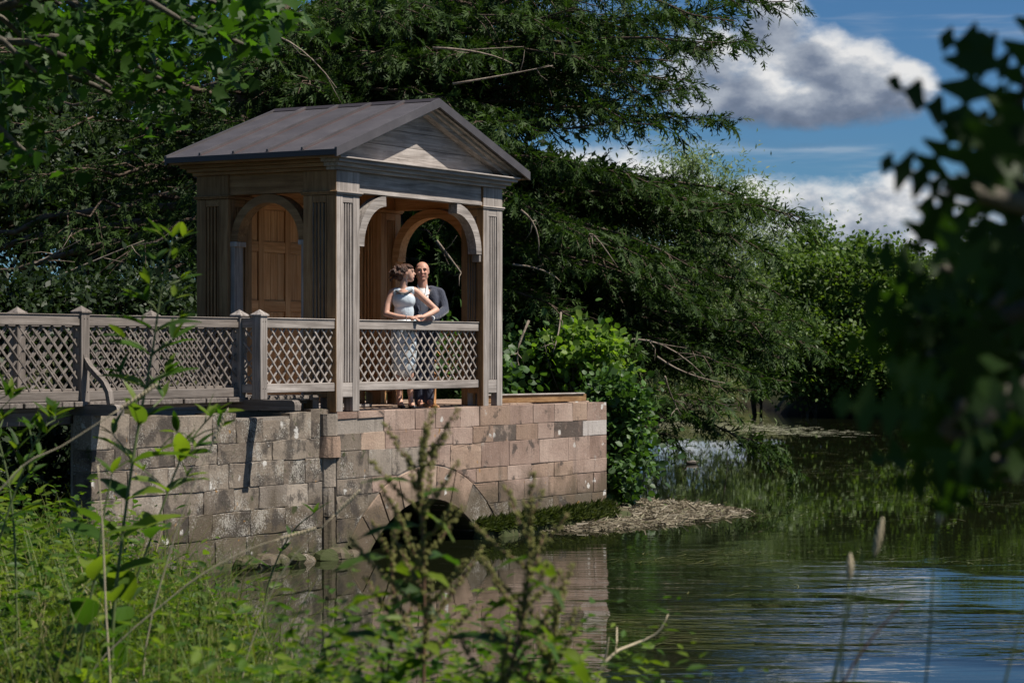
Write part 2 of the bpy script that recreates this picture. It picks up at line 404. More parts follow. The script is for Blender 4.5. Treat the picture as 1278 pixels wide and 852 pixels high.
def ground_z(x, y):
    x = np.asarray(x, float); y = np.asarray(y, float)
    wob = 0.25 * np.sin(x * 2.1 + y * 1.3) + 0.2 * np.sin(x * 0.9 - y * 2.7)
    s1 = sd_poly(x, y, NEAR) + wob * 0.5; s2 = sd_poly(x, y, BACK) + wob * 0.4
    n = 0.05 * np.sin(3.1 * x + 0.7 * y) + 0.06 * np.sin(1.7 * y - 2.3 * x + 1) + 0.04 * np.sin(5.3 * x) * np.sin(4.7 * y)
    z1 = -0.7 + 1.15 * sstep(s1, -0.9, 0.7) + 0.38 * sstep(s1, 0.5, 5) + n * (s1 > 0)
    z2 = -0.7 + 1.7 * sstep(s2, -0.6, 1.0) + 0.7 * sstep(s2, 0.6, 4) + n * 1.2 * (s2 > 0) + 0.6 * sstep(s2, 30, 120)
    return np.maximum(z1, z2)

def make_ground():
    xs = np.concatenate([np.linspace(-300, -30, 28), np.linspace(-28, -9, 30), np.linspace(-8.6, 8, 66), np.linspace(8.6, 30, 34), np.linspace(34, 300, 30)])
    ys = np.concatenate([np.linspace(-60, 0, 10), np.linspace(1, 44, 104), np.linspace(45, 120, 60), np.linspace(125, 600, 30)])
    X, Y = np.meshgrid(xs, ys); Z = ground_z(X, Y)
    v = np.stack([X, Y, Z], -1).reshape(-1, 3); nx = len(xs)
    i, j = np.meshgrid(np.arange(len(ys) - 1), np.arange(nx - 1), indexing='ij'); a = (i * nx + j).ravel()
    f = np.stack([a, a + 1, a + nx + 1, a + nx], -1)
    def b(T):
        pos = T.n('ShaderNodeNewGeometry').outputs['Position']
        n1 = T.noise(pos, 0.8, 5, 0.6); n2 = T.noise(pos, 14, 5, 0.7)
        c = T.ramp(T.m('ADD', T.m('MULTIPLY', n1, 0.6), T.m('MULTIPLY', n2, 0.4)), [(0.3, (0.028, 0.022, 0.012)), (0.5, (0.05, 0.055, 0.018)), (0.7, (0.075, 0.09, 0.028))])
        z = T.n('ShaderNodeSeparateXYZ', inp={0: pos}).outputs[2]
        c = T.mix(T.smooth(z, 0.0, 0.5), (0.022, 0.018, 0.012), c)
        p = T.n('ShaderNodeBsdfPrincipled', inp={'Base Color': c, 'Roughness': 0.95, 'Specular IOR Level': 0.15})
        bm = T.n('ShaderNodeBump', inp={'Strength': 0.8, 'Distance': 0.05, 'Height': n2}); T.t.links.new(bm.outputs[0], p.inputs['Normal'])
        out(T, p.outputs[0])
    o = link('ground', np_mesh('ground', v, f, mat('soil_and_turf', b), True)); o['kind'] = 'structure'
    o['label'] = 'grassy river bank and soil on both sides of the water'
make_ground()

def make_water():
    def b(T):
        pos = T.n('ShaderNodeNewGeometry').outputs['Position']
        sep = T.n('ShaderNodeSeparateXYZ', inp={0: pos})
        # long ripples lying across the stream, finer wavelets on top
        mp = T.n('ShaderNodeMapping', inp={'Vector': pos, 'Scale': (0.42, 1.35, 1.0), 'Rotation': (0, 0, R(6))}).outputs[0]
        r1 = T.noise(mp, 1.5, 2, 0.5, 0.9); r2 = T.noise(mp, 5.0, 3, 0.6, 0.5); r3 = T.noise(pos, 0.35, 2)
        calm = T.smooth(T.noise(pos, 0.28, 2), 0.42, 0.60)
        right = T.smooth(T.m('ADD', sep.outputs[0], T.m('MULTIPLY', T.m('SUBTRACT', sep.outputs[1], 20.0), -0.06)), -1.0, 2.4)
        near = T.m('SUBTRACT', 1.0, T.smooth(sep.outputs[1], 21.0, 31.0))
        amp = T.m('ADD', 0.009, T.m('MULTIPLY', T.m('MULTIPLY', right, near), T.m('ADD', 0.10, T.m('MULTIPLY', calm, 0.85))))
        h = T.m('MULTIPLY', T.m('ADD', r1, T.m('MULTIPLY', r2, 0.20)), amp)
        bm = T.n('ShaderNodeBump', inp={'Strength': 1.0, 'Distance': 0.045, 'Height': h})
        murk = T.mix(T.noise(pos, 0.7, 4, 0.6), (0.005, 0.007, 0.003), (0.012, 0.014, 0.006))
        p = T.n('ShaderNodeBsdfPrincipled', inp={'Base Color': murk, 'Roughness': 0.015, 'IOR': 1.38, 'Specular IOR Level': 0.5, 'Normal': bm.outputs[0]})
        out(T, p.outputs[0])
    me = np_mesh('water', [(-300, -10, 0), (300, -10, 0), (300, 140, 0), (-300, 140, 0)], [(0, 1, 2, 3)], mat('river_water', b))
    o = link('water', me); o['kind'] = 'structure'; o['label'] = 'dark green river water with soft ripples'
make_water()

# ------------------------------------------------------------------ abutment (stone wall with culvert arch)
AX, AY, AZ = -2.03, 26.85, 1.68
ANG = math.atan2(0.858, 0.514)
ALOC = (AX, AY, AZ)
UX, UY = math.cos(ANG), math.sin(ANG)
def loc2w(x, y, z=0.0):
    return Vector((AX + UX * x - UY * y, AY + UY * x + UX * y, AZ + z))
WZ = -1.68                        # water level in the frame of the pavilion
W_END = 6.51; L_END = -4.12; SET = 0.10
abut = thing('stone_abutment', 'long pink and grey sandstone abutment wall with culvert arch under the wooden pavilion', 'wall', ALOC, ANG)
ACX, ASPAN = 1.92, 1.26
AR_IN = 1.68; ACZ = WZ + 0.57 - AR_IN; AR_OUT = AR_IN + 0.37

def stone_mesh(poly, depth, proud, ch, y0=0.0):
    """one dressed stone: outline (x,z), arrises chamfered, face slightly uneven; y0 is the wall plane, -y faces out"""
    n = len(poly); cx = sum(p[0] for p in poly) / n; cz = sum(p[1] for p in poly) / n
    w = max(p[0] for p in poly) - min(p[0] for p in poly); h = max(p[1] for p in poly) - min(p[1] for p in poly)
    fx, fz = max(0.5, 1 - 2 * ch / max(w, .05)), max(0.5, 1 - 2 * ch / max(h, .05))
    mb = MB(); vs = [(p[0], y0 + depth, p[1]) for p in poly] + [(p[0], y0 - proud + ch * 0.8, p[1]) for p in poly]
    vs += [(cx + (p[0] - cx) * fx, y0 - proud + random.uniform(-1, 1) * 0.004, cz + (p[1] - cz) * fz) for p in poly]
    fs = [tuple(range(2 * n, 3 * n))]
    for k in (0, 1): fs += [(k * n + i, k * n + (i + 1) % n, (k + 1) * n + (i + 1) % n, (k + 1) * n + i) for i in range(n)]
    mb.add(vs, fs); return mb

def rect_poly(x0, x1, z0, z1, sub=1, j=0.006):
    pts = []
    cs = [(x0, z0), (x1, z0), (x1, z1), (x0, z1)]
    for i in range(4):
        a, b = cs[i], cs[(i + 1) % 4]
        for k in range(sub):
            t = k / sub; pts.append((a[0] + (b[0] - a[0]) * t + random.uniform(-j, j), a[1] + (b[1] - a[1]) * t + random.uniform(-j, j)))
    return pts

def build_abutment():
    # mortar core with the culvert opening
    def arc(r, n=24):
        h = math.acos(min(1, (WZ - 0.4 - ACZ) / r)); return [(ACX + r * math.sin(-h + 2 * h * i / n), ACZ + r * math.cos(-h + 2 * h * i / n)) for i in range(n + 1)]
    a = arc(AR_IN + 0.02)
    poly = [(0.0, WZ - 0.4)] + a + [(W_END - 0.012, WZ - 0.4), (W_END - 0.012, -0.012), (0.0, -0.012)]
    mb = MB(); mb.prism(poly, 'y', 0.004, 2.9); mb.obj('core', MORTAR, abut)
    MB().box(L_END + 0.012, -0.002, SET + 0.004, SET + 0.28, WZ - 0.4, -0.03).obj('core', MORTAR, abut)
    # the vault lining
    mb = MB(); n = len(a); ring = arc(AR_IN)
    vs = [(p[0], 0.03, p[1]) for p in ring] + [(p[0], 2.86, p[1]) for p in ring]
    mb.add(vs, [(i, i + 1, n + i + 1, n + i) for i in range(n - 1)]); mb.obj('vault', MOSSY, abut)
    MB().box(ACX - 1.6, ACX + 1.6, 2.5, 2.55, WZ - 0.4, WZ + 0.7).obj('vault_back', MOSSY, abut)
    # voussoirs
    h = math.asin(min(1, (ASPAN + 0.1) / AR_IN)); nv = 9
    edges = [-h + 2 * h * i / nv for i in range(nv + 1)]
    for i in range(nv):
        t0, t1 = edges[i] + 0.004, edges[i + 1] - 0.004; ro = AR_OUT + random.uniform(0.03, 0.05)
        pts = [(ACX + AR_IN * math.sin(t0 + (t1 - t0) * k / 3), ACZ + AR_IN * math.cos(t0 + (t1 - t0) * k / 3)) for k in range(4)]
        pts += [(ACX + ro * math.sin(t1 + (t0 - t1) * k / 3), ACZ + ro * math.cos(t1 + (t0 - t1) * k / 3)) for k in range(4)]
        pts = [(x, max(z, WZ - 0.3)) for x, z in pts]
        stone_mesh(pts, 0.42, 0.012 + random.uniform(0, 0.008), 0.008).obj('voussoir', BUFF if random.random() < 0.75 else LICHB, abut)
    # ashlar courses of the front
    tops = [0.0, -0.25, -0.46, -0.78, -0.97, -1.24, -1.51, -1.9]
    rr = random.Random(21)
    for ci in range(7):
        z1, z0 = tops[ci] - 0.002, tops[ci + 1] + 0.002
        x = 0.0
        while x < W_END - 0.01:
            wd = rr.uniform(0.42, 0.8) if ci else rr.uniform(0.36, 0.75)
            if W_END - (x + wd) < 0.3: wd = W_END - x
            x0, x1 = x + 0.002, min(x + wd, W_END) - 0.002; x += wd
            if ci == 0 and x0 < 0.55: z0_ = -0.085
            else: z0_ = z0
            pts = rect_poly(x0, x1, z0_, z1, 6)
            q = []; inside = 0
            for (px, pz) in pts:
                dx, dz = px - ACX, pz - ACZ; r = math.hypot(dx, dz)
                if r < AR_OUT + 0.055:
                    inside += 1; k = (AR_OUT + 0.058) / r; q.append((ACX + dx * k, ACZ + dz * k))
                else: q.append((px, pz))
            if inside > 0.62 * len(pts): continue
            if inside == 0: q = rect_poly(x0, x1, z0_, z1, 1)
            u = rr.random(); xm = (x0 + x1) / 2
            if ci == 1 and 3.4 < xm < 4.2: m = DARKST
            elif ci == 1 and 5.75 < xm: m = PALE
            elif ci == 1 and 5.2 < xm < 5.75: m = DARKST
            elif xm < 0.45 and ci > 0: m = LICH
            elif xm < 1.0 and ci > 1: m = LICHB if u < 0.6 else BUFF
            elif ci in (1, 2) and 0.9 < xm < 1.9: m = LICHB if u < 0.6 else PINK
            elif ci >= 5: m = BUFF if u < 0.7 else LICHB
            else: m = PINK if u < 0.72 else BUFF
            stone_mesh(q, 0.25, 0.004 + rr.uniform(0, 0.009), 0.005).obj('stone', m, abut)
    # return at the right end
    for ci in range(7):
        y = 0.27; k = 0
        while y < 2.85:
            wd = rr.uniform(0.45, 0.8); y1 = min(2.9, y + wd)
            MB().box(W_END - 0.2, W_END - 0.002, y + .004, y1 - .004, tops[ci + 1] + .004, tops[ci] - .004, c=0.008).obj('stone', PINK if rr.random() < .6 else BUFF, abut); y = y1
    # rough lichened courses of the wing wall
    tops2 = [0.0, -0.30, -0.52, -0.80, -1.05, -1.33, -1.60, -1.95]
    for ci in range(7):
        x = L_END
        while x < -0.02:
            wd = rr.uniform(0.34, 0.72)
            if -0.02 - (x + wd) < 0.22: wd = -0.02 - x
            x0, x1 = x + 0.002, x + wd - 0.002; x += wd
            z1 = tops2[ci] - 0.002; z0 = tops2[ci + 1] + 0.002
            if ci == 0: z1 += rr.uniform(-0.02, 0.035) + 0.04 * (-x0 / 4)
            if ci == 0 and -1.55 < (x0 + x1) / 2 < -0.95: z1 -= 0.09
            prd = rr.uniform(0.002, 0.014)
            pts = rect_poly(x0, x1, z0, z1, 3, 0.009)
            m = LICH if (ci < 3 or rr.random() < 0.55) else LICHB
            stone_mesh(pts, 0.24, prd, 0.006, SET).obj('stone', m, abut)
    # rounded quoin pier where wing and front meet
    for i, (z0, z1) in enumerate([(-0.02, -0.27), (-0.28, -0.52), (-0.53, -0.86), (-0.87, -1.2), (-1.21, -1.72)]):
        mb = MB(); r = [0.13, 0.15, 0.105, 0.10, 0.105][i] ; n = 9
        pts = [(-0.04 + r * 1.1 * math.cos(math.pi + math.pi * k / (n - 1)), SET + 0.01 + r * math.sin(math.pi + math.pi * k / (n - 1))) for k in range(n)]
        mb.prism(pts, 'z', z1, z0); mb.v = [(v[0] + random.uniform(-.012, .012), v[1] + random.uniform(-.012, .012), v[2]) for v in mb.v]; mb.obj('quoin', BUFF if i == 1 else LICHB, abut)
    # low mossy footing stones at the water line
    xx = 3.05
    while xx < 6.5:
        wd = random.uniform(0.22, 0.5); k = (xx - 3.05) / 3.4; pr = 0.05 + 0.10 * k + random.uniform(-.03, .04); ht = 0.13 + 0.05 * k + random.uniform(-.04, .04)
        n = 4; vs = []
        for i in range(n + 1):
            x_ = xx + (wd - 0.01) * i / n; e = random.uniform(-.025, .025)
            vs += [(x_, 0.1, WZ - .3), (x_, -pr - .09 + e, WZ - .3), (x_, -pr + e, WZ + ht * 0.55 + e), (x_, -pr * .45, WZ + ht + e), (x_, 0.0, WZ + ht + 0.03 + e * .5)]
        fs = [(0, 1, 2, 3, 4), tuple(range(5 * n + 4, 5 * n - 1, -1))]
        for i in range(n):
            for j in range(4): fs.append((i * 5 + j, (i + 1) * 5 + j, (i + 1) * 5 + j + 1, i * 5 + j + 1))
        MB().add(vs, fs).obj('footing_stone', MOSSY, abut, True); xx += wd
    # fallen rubble at the foot of the wing wall
    for k in range(9):
        x_ = -1.6 + k * 0.22 + random.uniform(-.08, .08); r = random.uniform(0.09, 0.17)
        mb = MB(); mb.ell((x_, (SET if x_ < 0 else 0.0) - 0.06 - random.uniform(0, .12), WZ + 0.02 + random.uniform(-.03, .04)), (r * 1.3, r, r * 0.75), 9, 6)
        mb.v = [tuple(Vector(v) + mnoise.noise_vector(Vector(v) * 9.0) * r * 0.25) for v in mb.v]
        mb.obj('rubble_stone', LICHB if k % 3 else MOSSY, abut)
    # paving of the platform
    for i in range(9):
        for k in range(3):
            x0 = 0.02 + i * 0.72; MB().box(x0, min(x0 + 0.71, W_END - 0.01), 0.262 + k * 0.88, 0.262 + k * 0.88 + 0.87, -0.011, 0.012 + random.uniform(0, 0.006), c=0.006).obj('paving_slab', BUFF, abut)
build_abutment()

# ------------------------------------------------------------------ pavilion
PW, PD, PS = 3.71, 2.05, 0.474
pav = thing('garden_pavilion', 'open oak garden pavilion with pedimented gable and dark metal roof on stone abutment', 'pavilion', ALOC, ANG)
Z_CAP, Z_ARC, Z_COR = 2.52, 2.56, 2.80
EAVE_X, OF, OB = 0.31, 0.22, 0.22
Z_EAVE, Z_RIDGE = 3.01, 3.76

def build_post(wood_v, wood_h):
    p = MB().box(0.055, PS - 0.055, 0.055, PS - 0.055, 0.17, Z_COR - 0.003).obj('post', wood_v, pav)
    sw = 0.135
    for x in (0, PS - sw):
        for y in (0, PS - sw): MB().box(x, x + sw, y, y + sw, 0.0, Z_CAP - 0.005, c=0.006).obj('stile', wood_v, p)
    def face(fn, sub):
        MB().box(*fn(sw + .002, PS - sw - .002, -0.004 + .01, 0.056), 0.17, 0.335, c=0.004).obj('base_block', wood_h, p)
        MB().box(*fn(sw + .002, PS - sw - .002, 0.004, 0.056), 2.43, Z_CAP - 0.006, c=0.004).obj('head_block', wood_h, p)
        n = 4; w = (PS - 2 * sw) / n
        for k in range(n):
            a = sw + k * w + 0.012; b = sw + (k + 1) * w - 0.012
            MB().box(*fn(a, b, 0.012, 0.056), 0.337, 2.428, c=0.006).obj('flute', wood_v, p)
    face(lambda a, b, d0, d1: (a, b, d0, d1), 'f')
    face(lambda a, b, d0, d1: (a, b, PS - d1, PS - d0), 'b')
    face(lambda a, b, d0, d1: (d0, d1, a, b), 'l')
    face(lambda a, b, d0, d1: (PS - d1, PS - d0, a, b), 'r')
    MB().box(-0.02, PS + 0.02, -0.02, PS + 0.02, Z_CAP, Z_CAP + 0.018, c=0.004).obj('capital', wood_h, p)
    MB().box(-0.034, PS + 0.034, -0.034, PS + 0.034, Z_CAP + 0.018, Z_ARC, c=0.006).obj('capital', wood_h, p)
    MB().box(0.0, PS, 0.0, PS, Z_ARC, Z_COR - 0.002, c=0.005).obj('frieze_block', wood_v, p)
    return p
post0 = build_post(grey('z'), grey('x'))
pB = copy_tree(post0, pav); pB.location = (PW - PS, 0, 0); pB.scale = (1, 0.7, 1)
postb = build_post(brown('z'), brown('x')); postb.location = (PW - PS, PD - PS, 0)
pO = build_post(olive('z'), olive('x')); pO.location = (0, PD - PS, 0)
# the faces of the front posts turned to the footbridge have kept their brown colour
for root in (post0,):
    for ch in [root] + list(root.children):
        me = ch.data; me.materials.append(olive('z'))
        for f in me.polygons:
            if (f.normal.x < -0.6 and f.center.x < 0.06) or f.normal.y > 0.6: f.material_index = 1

def build_entablature():
    s = PS
    # front lintel with its lit lower fillet
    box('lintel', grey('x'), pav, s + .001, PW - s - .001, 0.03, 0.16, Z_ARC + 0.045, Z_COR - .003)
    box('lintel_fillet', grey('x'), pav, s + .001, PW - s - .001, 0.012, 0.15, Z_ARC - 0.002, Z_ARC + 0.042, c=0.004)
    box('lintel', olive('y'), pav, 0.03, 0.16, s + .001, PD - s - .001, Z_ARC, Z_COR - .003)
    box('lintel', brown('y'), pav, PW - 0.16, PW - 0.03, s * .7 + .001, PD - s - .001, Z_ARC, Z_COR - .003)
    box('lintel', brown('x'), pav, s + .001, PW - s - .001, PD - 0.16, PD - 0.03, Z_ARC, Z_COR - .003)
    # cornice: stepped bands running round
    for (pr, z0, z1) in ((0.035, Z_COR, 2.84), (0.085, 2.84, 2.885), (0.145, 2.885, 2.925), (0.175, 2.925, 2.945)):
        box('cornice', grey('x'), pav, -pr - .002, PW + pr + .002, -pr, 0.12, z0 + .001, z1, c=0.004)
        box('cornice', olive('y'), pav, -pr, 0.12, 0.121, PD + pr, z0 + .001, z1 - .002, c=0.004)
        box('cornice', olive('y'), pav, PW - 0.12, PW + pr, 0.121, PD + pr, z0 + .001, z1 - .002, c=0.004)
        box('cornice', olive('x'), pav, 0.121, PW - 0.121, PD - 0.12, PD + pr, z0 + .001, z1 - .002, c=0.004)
    # soffit under the eaves on both long sides
    for x0, x1 in ((-EAVE_X + 0.02, -0.176), (PW + 0.176, PW + EAVE_X - 0.02)):
        box('soffit', olive('y'), pav, x0, x1, -OF + 0.03, PD + OB - 0.03, 2.925, 2.944)
    # ceiling boards
    n = 14
    for i in range(n):
        x0 = 0.13 + i * (PW - 0.26) / n; box('ceiling_board', brown('y'), pav, x0 + .003, x0 + (PW - 0.26) / n - .003, 0.13, PD - 0.13, Z_COR + 0.006, Z_COR + 0.024)
    # tympanum in horizontal boards
    ped = MB().prism([(0.1, 2.95), (PW - 0.1, 2.95), (PW / 2, 3.56)], 'y', 0.085, 0.10).obj('pediment', grey('x'), pav)
    zb = [2.947, 3.17, 3.36, 3.60]; apex = 3.60; slope = (Z_RIDGE - Z_EAVE) / (PW / 2 + EAVE_X)
    for i in range(3):
        z0, z1 = zb[i] + .003, zb[i + 1] - .003
        h0 = (apex - z0) / slope; h1 = max(0.02, (apex - z1) / slope)
        MB().prism([(PW / 2 - h0, z0), (PW / 2 + h0, z0), (PW / 2 + h1, z1), (PW / 2 - h1, z1)], 'y', 0.055, 0.083).obj('board', grey('x'), ped)
    MB().prism([(0.1, 2.95), (PW - 0.1, 2.95), (PW / 2, 3.56)], 'y', PD - 0.045, PD - 0.03).obj('back_gable', olive('x'), pav)
    # raking cornice
    sl = math.atan(slope)
    for sd in (-1, 1):
        for (pr, o0, o1) in ((0.05, -0.125, -0.075), (0.10, -0.075, -0.04), (0.15, -0.04, -0.008)):
            def P(t, off):
                x = PW / 2 + sd * t * (PW / 2 + EAVE_X - 0.02); return (x, Z_RIDGE - 0.03 - t * (Z_RIDGE - Z_EAVE) * (PW / 2 + EAVE_X - 0.02) / (PW / 2 + EAVE_X) + off / math.cos(sl))
            t1 = 0.985 if pr > 0.06 else 0.90
            MB().prism([P(0, o0), P(t1, o0), P(t1, o1), P(0, o1)], 'y', -pr, 0.056).obj('raking_cornice', grey('x'), pav)
            MB().prism([P(0, o0), P(t1, o0), P(t1, o1), P(0, o1)], 'y', PD - 0.005, PD + pr).obj('raking_cornice', olive('x'), pav)
build_entablature()

def metal_roof():
    def b(T):
        pos = T.n('ShaderNodeTexCoord').outputs['Object']; rnd = T.n('ShaderNodeObjectInfo').outputs['Random']
        n1 = T.noise(pos, 3.0, 5, 0.6); n2 = T.noise(pos, 60, 3, 0.7)
        sp = T.smooth(T.noise(pos, 45, 2), 0.74, 0.78)
        c = T.ramp(T.m('ADD', T.m('MULTIPLY', n1, 0.7), T.m('MULTIPLY', n2, 0.3)), [(0.3, (0.060, 0.054, 0.056)), (0.55, (0.092, 0.083, 0.086)), (0.75, (0.135, 0.124, 0.126))])
        c = T.n('ShaderNodeHueSaturation', inp={'Color': c, 'Value': T.m('ADD', 0.88, T.m('MULTIPLY', rnd, 0.24))}).outputs[0]
        c = T.mix(T.m('MULTIPLY', sp, 0.5), c, (0.3, 0.28, 0.27))
        p = T.n('ShaderNodeBsdfPrincipled', inp={'Base Color': c, 'Roughness': 0.52, 'Metallic': 0.25, 'Specular IOR Level': 0.4})
        bm = T.n('ShaderNodeBump', inp={'Strength': 0.25, 'Distance': 0.02, 'Height': n1}); T.t.links.new(bm.outputs[0], p.inputs['Normal'])
        out(T, p.outputs[0])
    m = mat('weathered_roof_metal', b)
    rust = plain('rusty_seam', (0.075, 0.045, 0.045), 0.6)
    dk = plain('dark_edge_metal', (0.055, 0.047, 0.05), 0.5, metal=0.3)
    roof = MB().prism([(-EAVE_X + .03, Z_EAVE - 0.05), (PW + EAVE_X - .03, Z_EAVE - 0.05), (PW / 2, Z_RIDGE - 0.05)], 'y', 0.11, PD - 0.05).obj('roof', brown('x'), pav)
    hw = PW / 2 + EAVE_X; y0, y1 = -OF, PD + OB; n = 5; w = (y1 - y0) / n
    for sd in (-1, 1):
        def P(t, o): return (PW / 2 + sd * t * hw, Z_RIDGE - t * (Z_RIDGE - Z_EAVE) + o)
        for k in range(n):
            a, b_ = y0 + k * w + 0.004, y0 + (k + 1) * w - 0.004
            MB().prism([P(0.004, -0.03), P(1, -0.03), P(1, 0), P(0.004, 0)], 'y', a, b_).obj('roof_panel', m, roof)
            if k: MB().prism([P(0.01, -0.002), P(0.992, -0.002), P(0.992, 0.034), P(0.01, 0.034)], 'y', a - 0.016, a + 0.010).obj('seam', m, roof); \
                MB().prism([P(0.012, 0.0), P(0.99, 0.0), P(0.99, 0.006), P(0.012, 0.006)], 'y', a - 0.034, a - 0.0165).obj('seam_fold', rust, roof)
        # verge flashing standing up on the gables, eave drip
        for (a, b_) in ((y0 - 0.012, y0 + 0.02), (y1 - 0.02, y1 + 0.012)):
            MB().prism([P(0.0, -0.085), P(1.004, -0.085), P(1.004, 0.022), P(0.0, 0.022)], 'y', a, b_ - 0.001).obj('verge_flashing', m, roof)
        xa, xb = sorted((PW / 2 + sd * (hw - 0.012), PW / 2 + sd * (hw + 0.012)))
        MB().box(xa, xb, y0 - 0.004, y1 + 0.004, Z_EAVE - 0.066, Z_EAVE - 0.004).obj('eave_drip', dk, roof)
        MB().box(min(xa, xb) + (0.02 if sd < 0 else -0.05), max(xa, xb) + (0.05 if sd < 0 else -0.02), y0 + 0.02, y1 - 0.02, 2.945, Z_EAVE - 0.03).obj('fascia', olive('y'), roof)
    MB().prism([(PW / 2 - 0.06, Z_RIDGE - 0.012), (PW / 2, Z_RIDGE + 0.03), (PW / 2 + 0.06, Z_RIDGE - 0.012), (PW / 2, Z_RIDGE - 0.005)], 'y', y0, y1).obj('ridge_cap', dk, roof)
metal_roof()

def arch_ring(cx, cz, ro, ri, a0, a1, n=16):
    o = [(cx + ro * math.cos(a0 + (a1 - a0) * i / n), cz + ro * math.sin(a0 + (a1 - a0) * i / n)) for i in range(n + 1)]
    i_ = [(cx + ri * math.cos(a1 + (a0 - a1) * i / n), cz + ri * math.sin(a1 + (a0 - a1) * i / n)) for i in range(n + 1)]
    return o, i_
def ring_obj(name, cx, cz, ro, ri, a0, a1, axis, d0, d1, m, n=16):
    mb = MB(); o, i_ = arch_ring(cx, cz, ro, ri, a0, a1, n); i_ = i_[::-1]
    def P(p, t): return {'x': (t, p[0], p[1]), 'y': (p[0], t, p[1])}[axis]
    vs = [P(p, d0) for p in o] + [P(p, d0) for p in i_] + [P(p, d1) for p in o] + [P(p, d1) for p in i_]
    k = n + 1; fs = []
    for j in range(n):
        fs += [(j, j + 1, k + j + 1, k + j), (2 * k + j + 1, 2 * k + j, 3 * k + j, 3 * k + j + 1), (j + 1, j, 2 * k + j, 2 * k + j + 1), (k + j, k + j + 1, 3 * k + j + 1, 3 * k + j)]
    for j in (0, n): fs.append((j, k + j, 3 * k + j, 2 * k + j))
    mb.add(vs, fs); return mb.obj(name, m, pav)

def build_openings():
    yc = PD / 2; r = (PD - 2 * PS) / 2 - 0.002; cz = Z_ARC - r - 0.004
    ring_obj('arch', yc, cz, r, r - 0.10, 0, math.pi, 'x', 0.05, 0.21, olive('y'), 22)
    yr, rr_ = (PS * .7 + PD - PS) / 2, (PD - PS - PS * .7) / 2 - .002; czr = Z_ARC - rr_ - .004
    ring_obj('arch', yr, czr, rr_, rr_ - 0.11, 0, math.pi, 'x', PW - 0.21, PW - 0.05, brown('y'), 24)
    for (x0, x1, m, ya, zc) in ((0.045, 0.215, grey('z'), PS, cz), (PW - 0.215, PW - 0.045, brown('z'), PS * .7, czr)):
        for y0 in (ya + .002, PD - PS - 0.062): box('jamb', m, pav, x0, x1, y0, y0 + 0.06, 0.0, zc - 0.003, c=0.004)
        for y0 in (ya + .002, PD - PS - 0.10): box('impost', m, pav, x0 - .01, x1 + .01, y0, y0 + 0.098, zc - 0.06, zc - 0.002, c=0.004)
    rb = 0.62
    for sd in (0, 1):
        cx = PS + rb + 0.001 if sd == 0 else PW - PS - rb - 0.001
        a = (math.pi / 2 + 0.06, math.pi) if sd == 0 else (0, math.pi / 2 - 0.06)
        ring_obj('bracket', cx, Z_ARC - rb - 0.003, rb, rb - 0.125, a[0], a[1], 'y', 0.022, 0.15, grey('x'), 12)
        x0 = PS + .001 if sd == 0 else PW - PS - 0.046
        box('bracket_foot', grey('z'), pav, x0, x0 + 0.045, 0.03, 0.14, Z_ARC - rb - 0.10, Z_ARC - rb - 0.004, c=0.004)
        ring_obj('bracket', cx, Z_ARC - rb - 0.003, rb, rb - 0.125, a[0], a[1], 'y', PD - 0.15, PD - 0.022, brown('x'), 12)
    # panelled back wall
    y1 = PD - 0.17; wall = box('back_wall', brown('z'), pav, PS + .001, PW - PS - .001, y1, y1 + 0.03, 0.03, Z_ARC - .002)
    n = 5; w = (PW - 2 * PS) / n
    for i in range(n + 1):
        xc = PS + i * w; a, b_ = max(xc - 0.055, PS + .002), min(xc + 0.055, PW - PS - .002)
        MB().box(a, b_, y1 - 0.028, y1 - 0.001, 0.04, Z_ARC - .004, c=0.004).obj('stile', brown('z'), wall)
    for i in range(n):
        a, b_ = PS + i * w + 0.056, PS + (i + 1) * w - 0.056
        for (z0, z1) in ((0.06, 0.22), (1.2, 1.33), (1.93, 2.06), (2.46, 2.55)): MB().box(a, b_, y1 - 0.026, y1 - 0.001, z0, z1, c=0.004).obj('rail', brown('x'), wall)
        for (z0, z1) in ((0.23, 1.19), (1.34, 1.92), (2.07, 2.45)):
            for k in range(3):
                ww = (b_ - a - 0.02) / 3; x0 = a + 0.01 + k * ww; MB().box(x0 + .002, x0 + ww - .002, y1 - 0.012, y1 - 0.001, z0, z1, c=0.003).obj('panel_board', brown('z'), wall)
    # steps and loose boards on the floor
    for i in range(5): box('floor_board', grey('y'), pav, 0.55 + i * 0.23, 0.55 + i * 0.23 + 0.215, 0.65, 1.75, 0.02, 0.055 + 0.004 * (i % 2), c=0.006)
build_openings()

